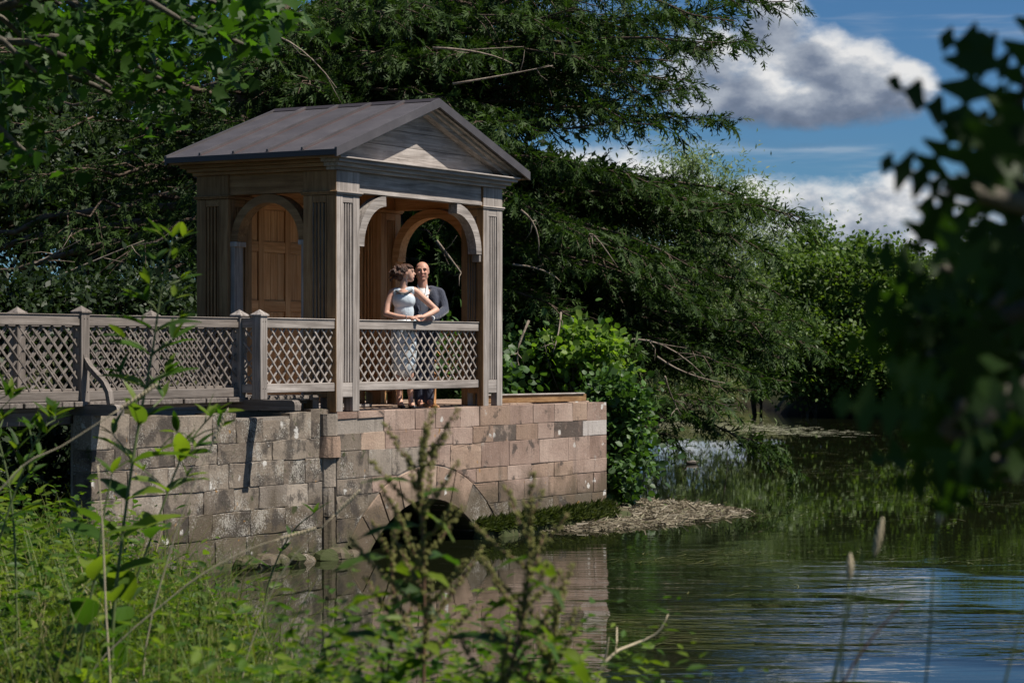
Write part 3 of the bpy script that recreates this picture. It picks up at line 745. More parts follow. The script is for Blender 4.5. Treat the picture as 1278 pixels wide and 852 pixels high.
# ------------------------------------------------------------------ lattice railings
LP = 0.162
def lattice(parent, p0, p1, z0, z1, m, th=0.013, wd=0.017, off=0.0, ext=0.0):
    """diagonal slats between two points (local xy) and two heights; every slat its own piece"""
    p0, p1 = Vector(p0), Vector(p1); d = (p1 - p0); Lh = d.length; d.normalize(); nrm = Vector((d.y, -d.x)); H = z1 - z0
    k0 = -int(H / LP) - 1; k1 = int(Lh / LP) + 1
    for sgn, lay in ((1, -1), (-1, 1)):
        for k in range(k0, k1 + 1):
            s0 = k * LP + off
            a0, a1 = (0.0, H)
            # along = s0 + sgn*h   (sgn -1: along = s0 + H - h)
            lo = max(0.0, -s0); hi = min(H, Lh - s0)
            if hi - lo < 0.03: continue
            pts = []
            for h in (lo, hi):
                al = s0 + h; z = z0 + (h if sgn > 0 else H - h); q = p0 + d * al + nrm * (lay * th * 0.52)
                pts.append(Vector((q.x, q.y, z)))
            dd = (pts[1] - pts[0]).normalized(); side = Vector((nrm.x, nrm.y, 0)); up = side.cross(dd)
            jit = up * random.uniform(-0.004, 0.004)
            mb = MB(); vs = [e + jit + up * a * wd / 2 + side * b * th / 2 for e in pts for a in (-1, 1) for b in (-1, 1)]
            mb.add(vs, [(0, 1, 3, 2), (4, 6, 7, 5), (0, 4, 5, 1), (2, 3, 7, 6), (0, 2, 6, 4), (1, 5, 7, 3)])
            mb.obj('slat', m, parent)
def hbeam(name, parent, m, p0, p1, w, z0, z1, shift=0.0):
    p0, p1 = Vector(p0), Vector(p1); d = (p1 - p0).normalized(); n = Vector((d.y, -d.x)); mb = MB(); c = 0.006
    prof = [(-w / 2, z0 + c), (-w / 2 + c, z0), (w / 2 - c, z0), (w / 2, z0 + c), (w / 2, z1 - c), (w / 2 - c, z1), (-w / 2 + c, z1), (-w / 2, z1 - c)]
    vs = []
    for e in (p0, p1):
        for (a, z) in prof: q = e + n * (a + shift); vs.append((q.x, q.y, z))
    k = len(prof); fs = [tuple(range(k)), tuple(range(2 * k - 1, k - 1, -1))] + [(i, (i + 1) % k, k + (i + 1) % k, k + i) for i in range(k)]
    mb.add(vs, fs); return mb.obj(name, m, parent)
def rail_panel(parent, p0, p1, m, ml, ztop=1.075, zbot=0.24, off=0.0):
    hbeam('top_rail', parent, m, p0, p1, 0.075, ztop - 0.115, ztop - 0.013)
    hbeam('rail_cap', parent, m, p0, p1, 0.10, ztop - 0.0125, ztop)
    hbeam('bottom_rail', parent, m, p0, p1, 0.075, zbot, zbot + 0.10)
    lattice(parent, p0, p1, zbot + 0.101, ztop - 0.116, ml, off=off)

rf = bpy.data.objects.new('railing', None); COL.objects.link(rf); rf.parent = pav
rail_panel(rf, (PS + .004, 0.10), (PW - PS - .004, 0.10), grey('x'), grey('z'))
rs = bpy.data.objects.new('railing', None); COL.objects.link(rs); rs.parent = pav
rail_panel(rs, (PW - 0.12, PS * .7 + .07), (PW - 0.12, PD - PS - .07), brown('y'), brown('z'))
box('railing_leg', brown('z'), pav, PW - 0.17, PW - 0.07, PD / 2 - 0.05, PD / 2 + 0.05, 0.012, 0.238)

def rail_post(parent, x, y, m, z0=0.17, z1=1.09, w=0.125):
    p = MB().box(x - w / 2, x + w / 2, y - w / 2, y + w / 2, z0, z1, c=0.006).obj('post', m, parent)
    c = w / 2 + 0.014
    MB().add([(x - c, y - c, z1 + .001), (x + c, y - c, z1 + .001), (x + c, y + c, z1 + .001), (x - c, y + c, z1 + .001), (x, y, z1 + 0.075),
              (x - c, y - c, z1 + .016), (x + c, y - c, z1 + .016), (x + c, y + c, z1 + .016), (x - c, y + c, z1 + .016)],
             [(3, 2, 1, 0), (0, 1, 6, 5), (1, 2, 7, 6), (2, 3, 8, 7), (3, 0, 5, 8), (5, 6, 4), (6, 7, 4), (7, 8, 4), (8, 5, 4)]).obj('post_cap', m, p)
    for dz in (0.12, 0.86):
        for dx in (-0.02, 0.025):
            MB().tube([(x + dx, y - w / 2 - 0.002, z0 + dz), (x + dx, y - w / 2 + 0.01, z0 + dz)], 0.007, 6).obj('peg', plain('dark_peg', (0.06, 0.05, 0.045)), p)
    return p

RY = 0.28; XP = -1.42
railA = thing('lattice_railing', 'weathered grey lattice railing along the front edge of footbridge leading to pavilion', 'railing', ALOC, ANG)
rail_post(railA, XP, 0.03, grey('z')); rail_post(railA, XP, RY + 0.03, grey('z'))
rail_post(railA, XP - 2.61, RY + 0.03, grey_shade('z')); rail_post(railA, XP - 5.22, RY + 0.03, grey_shade('z'))
rail_panel(railA, (XP + .065, 0.06), (-0.004, 0.06), grey('x'), grey('z'))
rail_panel(railA, (XP, RY - 0.035), (XP, 0.096), grey('y'), grey('z'))
rail_panel(railA, (XP - 2.61 + .065, RY + 0.03), (XP - .065, RY + 0.03), grey_shade('x'), grey_shade('z'), zbot=0.2)
rail_panel(railA, (XP - 5.22 + .065, RY + 0.03), (XP - 2.61 - .065, RY + 0.03), grey_shade('x'), grey_shade('z'), zbot=0.2)
# outriggers with curved braces
for (x, y0, brace) in ((XP, 0.03, False), (XP - 2.61, RY + 0.03, True), (XP - 5.22, RY + 0.03, True)):
    o = MB(); L = 0.52
    prof = [(y0 + 0.5, 0.055), (y0 + 0.5, 0.168), (y0 - L + 0.04, 0.168), (y0 - L + 0.012, 0.15), (y0 - L, 0.12), (y0 - L, 0.055)]
    o.prism(prof, 'x', x - 0.055, x + 0.055); o.obj('outrigger', grey_shade('y'), railA)
    if brace:
        pts = [(y0 - 0.065, 0.66), (y0 - 0.11, 0.55), (y0 - 0.20, 0.47), (y0 - 0.30, 0.39), (y0 - 0.365, 0.29), (y0 - 0.39, 0.171)]
        mb = MB(); vs = []
        for i, (yy, zz) in enumerate(pts):
            t = Vector((pts[min(i + 1, 5)][0] - pts[max(i - 1, 0)][0], pts[min(i + 1, 5)][1] - pts[max(i - 1, 0)][1])).normalized(); nn = Vector((-t.y, t.x)) * 0.024
            if i == 0: nn = Vector((0.0, 0.012))
            for sx in (-0.035, 0.035):
                vs += [(x + sx, yy + nn.x, zz + nn.y), (x + sx, yy - nn.x, zz - nn.y)]
        fs = [(0, 1, 3, 2), (20, 22, 23, 21)]
        for i in range(5):
            a, b_ = i * 4, i * 4 + 4; fs += [(a, b_, b_ + 1, a + 1), (a + 2, a + 3, b_ + 3, b_ + 2), (a, a + 2, b_ + 2, b_), (a + 1, b_ + 1, b_ + 3, a + 3)]
        mb.add(vs, fs); mb.obj('brace', grey_shade('z'), railA)
railB = thing('lattice_railing', 'lattice railing along the far edge of footbridge, seen through the front railing', 'railing', ALOC, ANG)
YB = RY + 1.1
for t in (0.23, 2.39, 4.55): rail_post(railB, XP - t, YB, grey_shade('z'))
rail_panel(railB, (XP - 2.39 + .065, YB), (XP - 0.23 - .065, YB), grey_shade('x'), grey_shade('z'), zbot=0.2)
rail_panel(railB, (XP - 4.55 + .065, YB), (XP - 2.39 - .065, YB), grey_shade('x'), grey_shade('z'), zbot=0.2)
rail_panel(railB, (XP - 0.23 + .065, YB), (-0.04, YB), grey_shade('x'), grey_shade('z'), zbot=0.2)

bridge = thing('footbridge', 'weathered plank footbridge deck on timber beams running up to pavilion', 'footbridge', ALOC, ANG)
x = -7.6
while x < -0.12:
    w = random.uniform(0.17, 0.21); MB().box(x, x + w - 0.012, RY - 0.07 + random.uniform(-.012, .012), YB + 0.16, 0.142, 0.195, c=0.006).obj('plank', grey_shade('y'), bridge); x += w
for y in (RY + 0.12, RY + 0.62, YB - 0.02): MB().box(-7.6, L_END + 0.3, y, y + 0.14, -0.04, 0.10, c=0.01).obj('beam', grey_shade('x'), bridge)
for y in (RY + 0.08, RY + 0.62, YB - 0.02): MB().box(-7.6, -0.06, y + .01, y + 0.12, 0.101, 0.141, c=0.005).obj('bearer', grey_shade('x'), bridge)
# low timber kerb lying on the platform beyond the pavilion
kb = thing('timber_kerb', 'low weathered timber beam lying on the stone platform beside pavilion post', 'beam', ALOC, ANG)
hbeam('kerb_beam', kb, wood('oak_kerb', *OLIVE, axis='x'), (PW + 0.22, 0.50), (W_END - 0.5, 0.09), 0.11, 0.017, 0.115)
hbeam('kerb_board', kb, grey('x'), (PW + 0.20, 0.50), (W_END - 0.55, 0.10), 0.15, 0.1155, 0.135)

# ------------------------------------------------------------------ trees
BARK_YEW = bark('yew_bark', (0.045, 0.032, 0.024), (0.13, 0.095, 0.072), 6)
BARK_GREY = bark('grey_bark', (0.05, 0.045, 0.035), (0.14, 0.125, 0.10), 6)
BARK_TWIG = bark('dead_twig', (0.13, 0.10, 0.075), (0.30, 0.25, 0.20), 12)
YEW_L = leaf_mat('yew_needles', [(0.014, 0.031, 0.008), (0.026, 0.052, 0.013), (0.050, 0.086, 0.020), (0.019, 0.039, 0.011)], 0.2, 0.55, 0.22, (1.7, 2.0, 0.7))
WILLOW_L = leaf_mat('willow_leaves', [(0.09, 0.13, 0.05), (0.13, 0.18, 0.075), (0.20, 0.25, 0.14), (0.08, 0.12, 0.045)], 0.3, 0.4, 0.5, (1.6, 1.8, 0.8))
HAW_L = leaf_mat('hawthorn_leaves', [(0.04, 0.075, 0.016), (0.065, 0.115, 0.022), (0.10, 0.15, 0.03), (0.05, 0.09, 0.02)], 0.3, 0.45, 0.4)
DARK_L = leaf_mat('evergreen_leaves', [(0.010, 0.021, 0.008), (0.018, 0.034, 0.011), (0.026, 0.046, 0.014)], 0.2, 0.4, 0.5)
IVY_L = leaf_mat('ivy_leaves', [(0.022, 0.05, 0.014), (0.04, 0.085, 0.02), (0.07, 0.14, 0.03), (0.03, 0.07, 0.018)], 0.25, 0.28, 0.6)
BRIGHT_L = leaf_mat('young_hazel_leaves', [(0.07, 0.13, 0.02), (0.11, 0.19, 0.03), (0.15, 0.22, 0.04)], 0.4, 0.4, 0.4)
SYC_L = leaf_mat('sycamore_leaves', [(0.014, 0.034, 0.007), (0.024, 0.056, 0.010), (0.045, 0.10, 0.016), (0.018, 0.042, 0.008)], 0.36, 0.42, 0.4, (2.6, 3.0, 0.6))
OAK_L = leaf_mat('oak_leaves', [(0.014, 0.03, 0.008), (0.02, 0.045, 0.01), (0.03, 0.06, 0.012)], 0.35, 0.45, 0.35, (2.2, 2.6, 0.6))

def bez(p0, p1, p2, n):
    return [p0 * (1 - t) ** 2 + p1 * 2 * t * (1 - t) + p2 * t * t for t in np.linspace(0, 1, n)]

# one spray of yew: a thin axis with flat needles both sides
def frond_template(n=3):
    v = []; f = []
    for i in range(n):
        t = (i + 0.6) / n; y = t; ln = 0.52 * (1 - 0.45 * t); sag = -0.18 * t * t
        for sd in (-1, 1):
            o = len(v); w = 0.06
            tip = (sd * ln * 0.8, y + ln * 0.62, sag - 0.05)
            v += [(0, y - w, sag), (sd * ln * .45 + w * .6, y + ln * .22, sag + .02), tip, (sd * ln * .35 - w * .6, y + ln * .42, sag + .02)]
            f += [(o, o + 1, o + 2, o + 3)]
    o = len(v); v += [(-.05, 0, 0), (.09, .5, -.03), (.0, 1.1, -.2), (-.09, .55, -.05)]; f += [(o, o + 1, o + 2, o + 3)]
    return v, f
FR_V, FR_F = frond_template()

def make_yew():
    base = np.array([-4.6, 43.0, 1.75])
    tree = thing('yew_tree', 'huge dark green yew with long drooping boughs spreading behind the pavilion and over water', 'tree', tuple(base))
    def rel(p): return np.array(p) - base
    H = 15.0
    tb = MB()
    for k in range(3):
        a = 2.1 * k; off = np.array([math.cos(a), math.sin(a), 0]) * 0.35
        tp = [off * (1 - i / 9) + np.array([0.35 * math.sin(i * .7 + k) * (i / 9), 0.3 * math.cos(i * .5 + 2 * k) * (i / 9), -0.3 + H * i / 9]) for i in range(10)]
        tb.tube(tp, [0.5 * (1 - i / 9.6) ** 0.8 + 0.03 for i in range(10)], 9)
    tb.obj('trunk', BARK_YEW, tree, True)
    tips = [(985, 2, 41), (930, 50, 40), (905, 152, 41), (862, 110, 43), (1006, 274, 41), (965, 318, 40), (1032, 440, 42), (1000, 395, 45), (965, 556, 41), (905, 505, 39), (842, 545, 40),
            (770, 430, 37), (705, 335, 38), (725, 205, 37), (650, 150, 36), (600, 60, 36), (760, 60, 38), (825, 235, 39), (885, 385, 40), (800, -70, 41), (700, -90, 38), (920, -90, 43),
            (840, 20, 39), (690, 40, 37), (780, 150, 37.5), (660, 260, 37), (740, 300, 36.5), (830, 330, 38), (800, 400, 41), (920, 450, 44), (690, 430, 40),
            (480, 60, 37), (400, 110, 36.5), (330, 60, 36), (255, 250, 37), (150, 330, 36), (60, 300, 38), (30, 150, 38), (180, 80, 37), (100, 385, 36), (300, 180, 36), (470, 160, 35.5),
            (440, 300, 37), (560, 330, 37), (545, 290, 40), (-60, 250, 40), (-40, 60, 40), (200, 380, 38), (520, 380, 39), (560, 420, 38), (380, 20, 35), (540, 10, 35.5), (230, 140, 40), (90, 220, 41),
            (620, 340, 41), (640, 440, 41), (20, 400, 40), (300, 330, 40), (0, 60, 35), (250, 20, 38)]
    for i in range(46):                                 # inner boughs filling the crown towards the water
        px = rng.uniform(560, 900); lo = 480 if px < 760 else 430; tips.append((px, rng.uniform(-60, lo) if px < 820 else rng.uniform(230, 430), rng.uniform(37, 44)))
    for i in range(34):                                 # upper boughs against the sky
        py = rng.uniform(-70, 165); tips.append((rng.uniform(610, 950 - max(0, py - 20) * .75), py, rng.uniform(37, 43)))
    for i in range(10): tips.append((rng.uniform(800, 985), rng.uniform(250, 300), rng.uniform(39, 43)))
    for i in range(16): tips.append((rng.uniform(780, 1010), rng.uniform(300, 490), rng.uniform(39, 43.5)))
    for i in range(12): tips.append((rng.uniform(-60, 540), rng.uniform(-60, 330), rng.uniform(37, 42)))
    pts = [np.array(at(*t)) for t in tips]
    for i in range(26):                                 # the far and upper side
        a = rng.uniform(0, 2 * math.pi); r = rng.uniform(5, 11); pts.append(base + np.array([math.cos(a) * r * (0.45 if math.cos(a) > 0 else 1), 2.5 + abs(math.sin(a)) * r * .9, rng.uniform(1, 13)]))
    P = []; Dv = []; L = []
    for pi_, p in enumerate(pts):
        limbs = MB()
        e = rel(p); s = np.array([0, 0, np.clip(2.2 + 0.55 * e[2], 1.0, 13.5)]) + rng.normal(size=3) * 0.2
        mid = (s + e) / 2 + np.array([0, 0, rng.uniform(0.3, 1.1)]) + rng.normal(size=3) * 0.45
        n = 13; c = np.array(bez(s, mid, e, n)); c[1:-1] += rng.normal(size=(n - 2, 3)) * 0.07
        ln = np.linalg.norm(e - s)
        limbs.tube(c, [0.008 + (0.0095 * ln) * (1 - i / (n - 1)) ** 1.2 for i in range(n)], 6)
        m = int(ln / (0.095 if pi_ < 31 else 0.16 if pi_ < 60 else 0.11 if 139 < pi_ < 166 else 0.2 if pi_ < len(tips) else 0.9))
        for j in range(m):
            t = 0.22 + 0.78 * (j + rng.uniform()) / m; x = t * (n - 1); i = min(int(x), n - 2); q = c[i] + (c[i + 1] - c[i]) * (x - i)
            fw = c[i + 1] - c[i]; fw /= np.linalg.norm(fw)
            side = np.cross(fw, [0, 0, 1]); side /= np.linalg.norm(side) + 1e-6
            sd = rng.choice([-1, 1]); l2 = ((0.62 if pi_ < 31 else 0.46) + 1.0 * (1 - t) ** 0.8) * rng.uniform(0.6, 1.25)
            d2 = fw * rng.uniform(0.5, 1.0) + side * sd * rng.uniform(0.4, 1.0) + np.array([0, 0, rng.uniform(-0.35, 0.3)]); d2 /= np.linalg.norm(d2)
            end = q + d2 * l2 + np.array([0, 0, -0.22 * l2 * l2])
            c2 = bez(q, q + d2 * l2 * .55, end, 4)
            if rng.uniform() < 0.28: limbs.tube(c2, [0.014, 0.011, 0.007, 0.003], 3, cap=False)
            k = max(5, int(l2 / 0.078)); tt = rng.uniform(0.12, 1.0, k)
            b = np.array([q * (1 - u) ** 2 + (q + d2 * l2 * .55) * 2 * u * (1 - u) + end * u * u for u in tt])
            dd = d2 * rng.uniform(0.3, 1.0, (k, 1)) + rng.normal(size=(k, 3)) * 0.42 + np.array([0, 0, -0.5]) * rng.uniform(0.2, 1.5, (k, 1))
            kk = 4 if pi_ < 31 or 139 < pi_ < 166 else 1; P.append(q + rng.normal(size=(kk, 3)) * .05); Dv.append(fw + side * sd * .6 + rng.normal(size=(kk, 3)) * .6 + np.array([0, 0, .25])); L.append(rng.uniform(.12, .26, kk))
            P.append(b); Dv.append(dd); L.append(rng.uniform(0.11, 0.24, k))
        limbs.obj('limb', BARK_YEW, tree, True)
    P = np.concatenate(P); Dv = np.concatenate(Dv); L = np.concatenate(L); pass
    # keep clear of the pavilion roof
    Wp = P + base
    lx = (Wp[:, 0] - AX) * UX + (Wp[:, 1] - AY) * UY; ly = -(Wp[:, 0] - AX) * UY + (Wp[:, 1] - AY) * UX
    ok = ~((lx > -1) & (lx < PW + 1) & (ly > -1) & (ly < PD + 1.0) & (Wp[:, 2] < 6)) & (rng.uniform(size=len(P)) < 0.66); P, Dv, L = P[ok], Dv[ok], L[ok] * 1.14
    B = basis(Dv, 0.6, (0, 0, 1)) * L[:, None, None]
    v, f = scatter(FR_V, FR_F, B, P)
    o = link('crown', np_mesh('crown', v, f, YEW_L), tree); o['kind'] = 'stuff'
    # bare dead twigs that catch the light
    for (px, py, D, qx, qy) in [(650, 262, 36.3, 672, 318), (735, 296, 36.3, 770, 332), (700, 390, 36, 690, 440), (775, 425, 38, 880, 470), (820, 445, 38, 905, 478),
                              (565, 105, 35, 690, 82), (540, 60, 35, 640, 80), (545, 300, 35.6, 583, 352), (330, 40, 35, 420, 110), (40, 330, 35, 100, 300), (60, 350, 35.4, 180, 300), 
                              (660, 400, 36, 652, 460), (830, 470, 38, 850, 520), (640, 330, 37, 700, 352)]:
        a, b_ = rel(at(px, py, D)), rel(at(qx, qy, D + rng.uniform(-.5, .5))); md = (a + b_) / 2 + rng.normal(size=3) * 0.18
        tw = MB(); c = bez(a, md, b_, 7); tw.tube(c, [0.017 * (1 - i / 8) + 0.003 for i in range(7)], 5)
        for k in range(3):
            i = rng.integers(1, 6); e = c[i] + (b_ - a) * rng.uniform(.1, .3) + rng.normal(size=3) * 0.22; tw.tube([c[i], (c[i] + e) / 2 + rng.normal(size=3) * .04, e], [0.009, 0.007, 0.003], 4)
        tw.obj('dead_branch', BARK_TWIG, tree, True)
make_yew()

def leafy(name, label, cat, base, crown_c, crown_r, n_cl, n_leaf, size, lm, tv=LEAF_V, tf=LEAF_F, cl_r=0.22, bk=None, droop=0.0, group=None, trunk_r=0.2, shell=0.45, flat=0.0, stems=1, seed=0, ground=None):
    """broad-leaved tree or bush: trunk, limbs to every clump, leaves spread through the clumps"""
    g = np.random.default_rng(seed + 11)
    base = np.array(base, float); cc = np.array(crown_c, float); cr = np.array(crown_r, float)
    t = thing(name, label, cat, tuple(base), 0, group)
    d = g.normal(size=(n_cl, 3)); d /= np.linalg.norm(d, axis=1, keepdims=True); rr = (shell + (1 - shell) * g.uniform(size=(n_cl, 1))) * g.uniform(0.75, 1.12, (n_cl, 1))
    cl = cc + d * rr * cr
    if ground is not None: cl[:, 2] = np.maximum(cl[:, 2], ground + 0.15 + g.uniform(0, .5, n_cl))
    wood_ = MB(); st = []
    for k in range(stems):
        top = cc + np.array([g.uniform(-.3, .3) * cr[0] * (stems > 1), g.uniform(-.3, .3) * cr[1] * (stems > 1), 0.35 * cr[2]]); b0 = base + np.array([g.uniform(-.25, .25), g.uniform(-.25, .25), -0.2]) * (stems > 1) + np.array([0, 0, -.2])
        c = np.array(bez(b0, (b0 + top) / 2 + g.normal(size=3) * .1 * np.linalg.norm(top - b0) * .5, top, 8)); st.append(c)
        wood_.tube(c - base, [trunk_r * (1 - i / 8.5) + 0.01 for i in range(8)], 7)
    wood_.obj('trunk', bk or BARK_GREY, t, True)
    lw = MB()
    for q in cl:
        c = st[g.integers(len(st))]; i = g.integers(2, 7); s = c[i]; m = (s + q) / 2 + np.array([0, 0, .12 * np.linalg.norm(q - s)]) + g.normal(size=3) * .08 * np.linalg.norm(q - s)
        lw.tube(np.array(bez(s, m, q, 6)) - base, [trunk_r * .32 * (1 - j / 5.5) + 0.006 for j in range(6)], 4, cap=False)
    lw.obj('limb', bk or BARK_GREY, t, True)
    idx = g.integers(0, n_cl, n_leaf); sc = cl_r * np.mean(cr) * g.uniform(0.6, 1.3, n_cl)
    off = g.normal(size=(n_leaf, 3)); off *= (np.abs(g.normal(size=(n_leaf, 1))) ** 0.4)
    P = cl[idx] + off * sc[idx][:, None] * np.array([1, 1, 0.75])
    if ground is not None: P[:, 2] = np.where(P[:, 2] < ground, 2 * ground - P[:, 2] + .05, P[:, 2])
    Dv = off * 0.6 + g.normal(size=(n_leaf, 3)) + np.array([0, 0, -droop])
    global rng; keep = rng; rng = g
    Bm = basis(Dv, 0.7, (0.15, -0.2, 1.0)) * (size * g.uniform(0.6, 1.35, n_leaf))[:, None, None]; rng = keep
    v, f = scatter(tv, tf, Bm, P - base)
    o = link('crown', np_mesh('crown', v, f, lm), t); o['kind'] = 'stuff'
    return t

LEAF2_V = [(0, 0, 0), (0.42, 0.5, 0.06), (0, 1, -0.04), (-0.42, 0.5, 0.06)]
NAR_V = [(0, 0, 0), (0.13, 0.4, 0.04), (0, 1, -0.1), (-0.13, 0.4, 0.04)]
gz = lambda x, y: float(ground_z(np.array([x]), np.array([y]))[0])
# willow beyond the yew
leafy('willow_tree', 'tall pale silvery green willow rising behind the dark yew boughs', 'tree', (5.8, 80, 1.7), at(868, 335, 79), (3.4, 3.2, 4.7), 150, 26000, 0.20, WILLOW_L, NAR_V, LEAF_F, 0.17, droop=0.3, shell=0.55, trunk_r=0.2, seed=1)
leafy('willow_tree', 'smaller pale green willow showing through gaps below the yew boughs', 'tree', (3.2, 78, 1.7), at(785, 400, 77), (2.5, 2.4, 3.0), 90, 12000, 0.19, WILLOW_L, NAR_V, LEAF_F, 0.19, droop=0.3, shell=0.5, trunk_r=0.11, seed=2)
# bushes on the far bank
far = [(945, 392, 88, 95, 75, 'rounded hawthorn bush on far bank beside the yew bough tips'), (1015, 352, 92, 80, 62, 'taller hawthorn with sprawling top behind the others on far bank'), (1085, 372, 86, 90, 80, 'broad yellow green hawthorn overhanging dark water on far bank'),
       (1165, 380, 88, 85, 70, 'mid green hawthorn between the oak leaves and the broad bush'), (1245, 375, 86, 90, 85, 'hawthorn on far bank seen only through gaps in oak leaves'), (1330, 380, 88, 90, 80, 'far bank hawthorn standing past the oak leaves'),
       (1010, 440, 85, 75, 60, 'low dark hawthorn leaning over the water on far bank'), (1130, 455, 84, 110, 45, 'low trailing bush with dead twigs at the waterline of far bank')]
for i, (px, py, D, rx, rz, lb) in enumerate(far):
    c = at(px, py, D); k = D / FPX
    leafy('hawthorn_bush', lb, 'bush', (c.x, c.y + 0.5, gz(c.x, c.y + .5)), c, (rx * k, 2.2, rz * k), 120, 20000, 0.165, HAW_L, LEAF2_V, LEAF_F, 0.17, shell=0.5, trunk_r=0.06, stems=3, seed=20 + i, group='hawthorns on the far bank', ground=0.35)
# distant trees closing the view behind
bgs = [(-60, 180, 60, 190, 200), (120, 230, 64, 170, 190), (300, 250, 62, 150, 180), (470, 260, 66, 150, 190), (620, 300, 64, 120, 160), (720, 340, 68, 110, 130), (30, 60, 66, 120, 110), (-200, 150, 62, 160, 240)]
for i, (px, py, D, rx, rz) in enumerate(bgs):
    c = at(px, py, D); k = D / FPX
    lab = ['dark evergreen tree behind the footbridge at the edge of the wood', 'dark evergreen behind yew foliage left of pavilion', 'dark evergreen hidden mostly by pavilion and yew', 'dark evergreen glimpsed above pavilion roof through yew', 'dark evergreen glimpsed right of the pavilion post through yew', 'lowest dark evergreen behind the ivy shrub', 'high dark evergreen top behind sycamore leaves', 'outermost dark evergreen behind far end of footbridge'][i]
    leafy('evergreen_tree', lab, 'tree', (c.x, c.y, 1.8), c, (rx * k, 3.0, rz * k), 110, 13000, 0.25, DARK_L, LEAF_V, LEAF_F, 0.2, shell=0.3, trunk_r=0.3, seed=50 + i, group='evergreens behind the yew', bk=BARK_YEW)
# shrubs beside and behind the stone platform
leafy('ivy_shrub', 'glossy dark ivy shrub hanging over the end of stone wall to the water', 'shrub', (1.45, 35.2, gz(1.45, 35.2)), (1.55, 35.0, 1.0), (0.62, 0.9, 1.25), 70, 6500, 0.105, IVY_L, ROUND_V, ROUND_F, 0.22, shell=0.4, trunk_r=0.05, stems=4, seed=80, ground=0.06)
leafy('ivy_shrub', 'broad glossy shrub on the bank behind stone platform next to pavilion post', 'shrub', (0.75, 37.0, gz(0.75, 37)), at(690, 470, 37), (0.95, 0.9, 0.75), 70, 6000, 0.12, IVY_L, ROUND_V, ROUND_F, 0.22, shell=0.4, trunk_r=0.05, stems=4, seed=81, ground=1.4)
leafy('hazel_shrub', 'young yellow green hazel sprouting above the glossy shrub', 'shrub', (1.25, 36.2, gz(1.25, 36.2)), at(728, 445, 36.2), (0.75, 0.7, 0.7), 46, 1500, 0.115, BRIGHT_L, ROUND_V, ROUND_F, 0.2, shell=0.4, trunk_r=0.03, stems=5, seed=82, ground=1.5)
leafy('ivy_shrub', 'dark shrub filling the bank behind the pavilion railing', 'shrub', (-1.7, 34.2, gz(-1.7, 34.2)), at(545, 470, 34.4), (1.1, 0.8, 0.9), 60, 4500, 0.12, IVY_L, ROUND_V, ROUND_F, 0.22, shell=0.4, trunk_r=0.05, stems=3, seed=83, ground=1.6)

for i, (px, py, D, rx, rz, lb) in enumerate([(-30, 395, 33, 110, 75, 'dark laurel bush behind the far end of bridge railing'), (70, 400, 34, 90, 70, 'dark laurel bush behind middle of the bridge railing'), (160, 398, 35, 90, 75, 'dark laurel bush between railing posts behind tallest herb'), (235, 395, 37, 80, 70, 'dark laurel bush beside the back corner of pavilion'), (320, 420, 38, 90, 60, 'dark laurel bush hidden behind the pavilion doors'), (20, 560, 26.6, 120, 70, 'dark laurel bush added to darken the gap under the footbridge beams'), (-60, 590, 25.6, 110, 70, 'dark laurel bush added to darken the gap below far end of the footbridge')]):  # last two bushes are added to darken the opening under the bridge
    c = at(px, py, D); k = D / FPX
    leafy('laurel_bush', lb, 'bush', (c.x, c.y, gz(c.x, c.y)), c, (rx * k, 0.9, rz * k), 60, 5600, 0.115, DARK_L, LEAF_V, LEAF_F, 0.22, shell=0.35, trunk_r=0.05, stems=3, seed=120 + i, group='laurels behind the footbridge', ground=1.6 if py < 500 else 0.05)

# ------------------------------------------------------------------ people
def skin_mat(name, col):
    def b(T):
        tc = T.n('ShaderNodeTexCoord').outputs['Object']; n = T.noise(tc, 30, 3)
        c = T.mix(n, tuple(x * 0.9 for x in col), tuple(min(1, x * 1.1) for x in col))
        p = T.n('ShaderNodeBsdfPrincipled', inp={'Base Color': c, 'Roughness': 0.5, 'Specular IOR Level': 0.35, 'Subsurface Weight': 0.12, 'Subsurface Scale': 0.01})
        out(T, p.outputs[0])
    return mat(name, b)
def cloth(name, col, rough=0.75, sheen=0.2, fold=18, amt=0.5, spec=0.3):
    def b(T):
        tc = T.n('ShaderNodeTexCoord').outputs['Object']
        mp = T.n('ShaderNodeMapping', inp={'Vector': tc, 'Scale': (1, 1, 0.45), 'Rotation': (0.3, 0.5, 0)}).outputs[0]
        n = T.noise(mp, fold, 4, 0.6, 0.6)
        c = T.mix(n, tuple(x * 0.82 for x in col), tuple(min(1, x * 1.15) for x in col))
        p = T.n('ShaderNodeBsdfPrincipled', inp={'Base Color': c, 'Roughness': rough, 'Specular IOR Level': spec, 'Sheen Weight': sheen})
        bm = T.n('ShaderNodeBump', inp={'Strength': amt, 'Distance': 0.03, 'Height': n}); T.t.links.new(bm.outputs[0], p.inputs['Normal'])
        out(T, p.outputs[0])
    return mat(name, b)

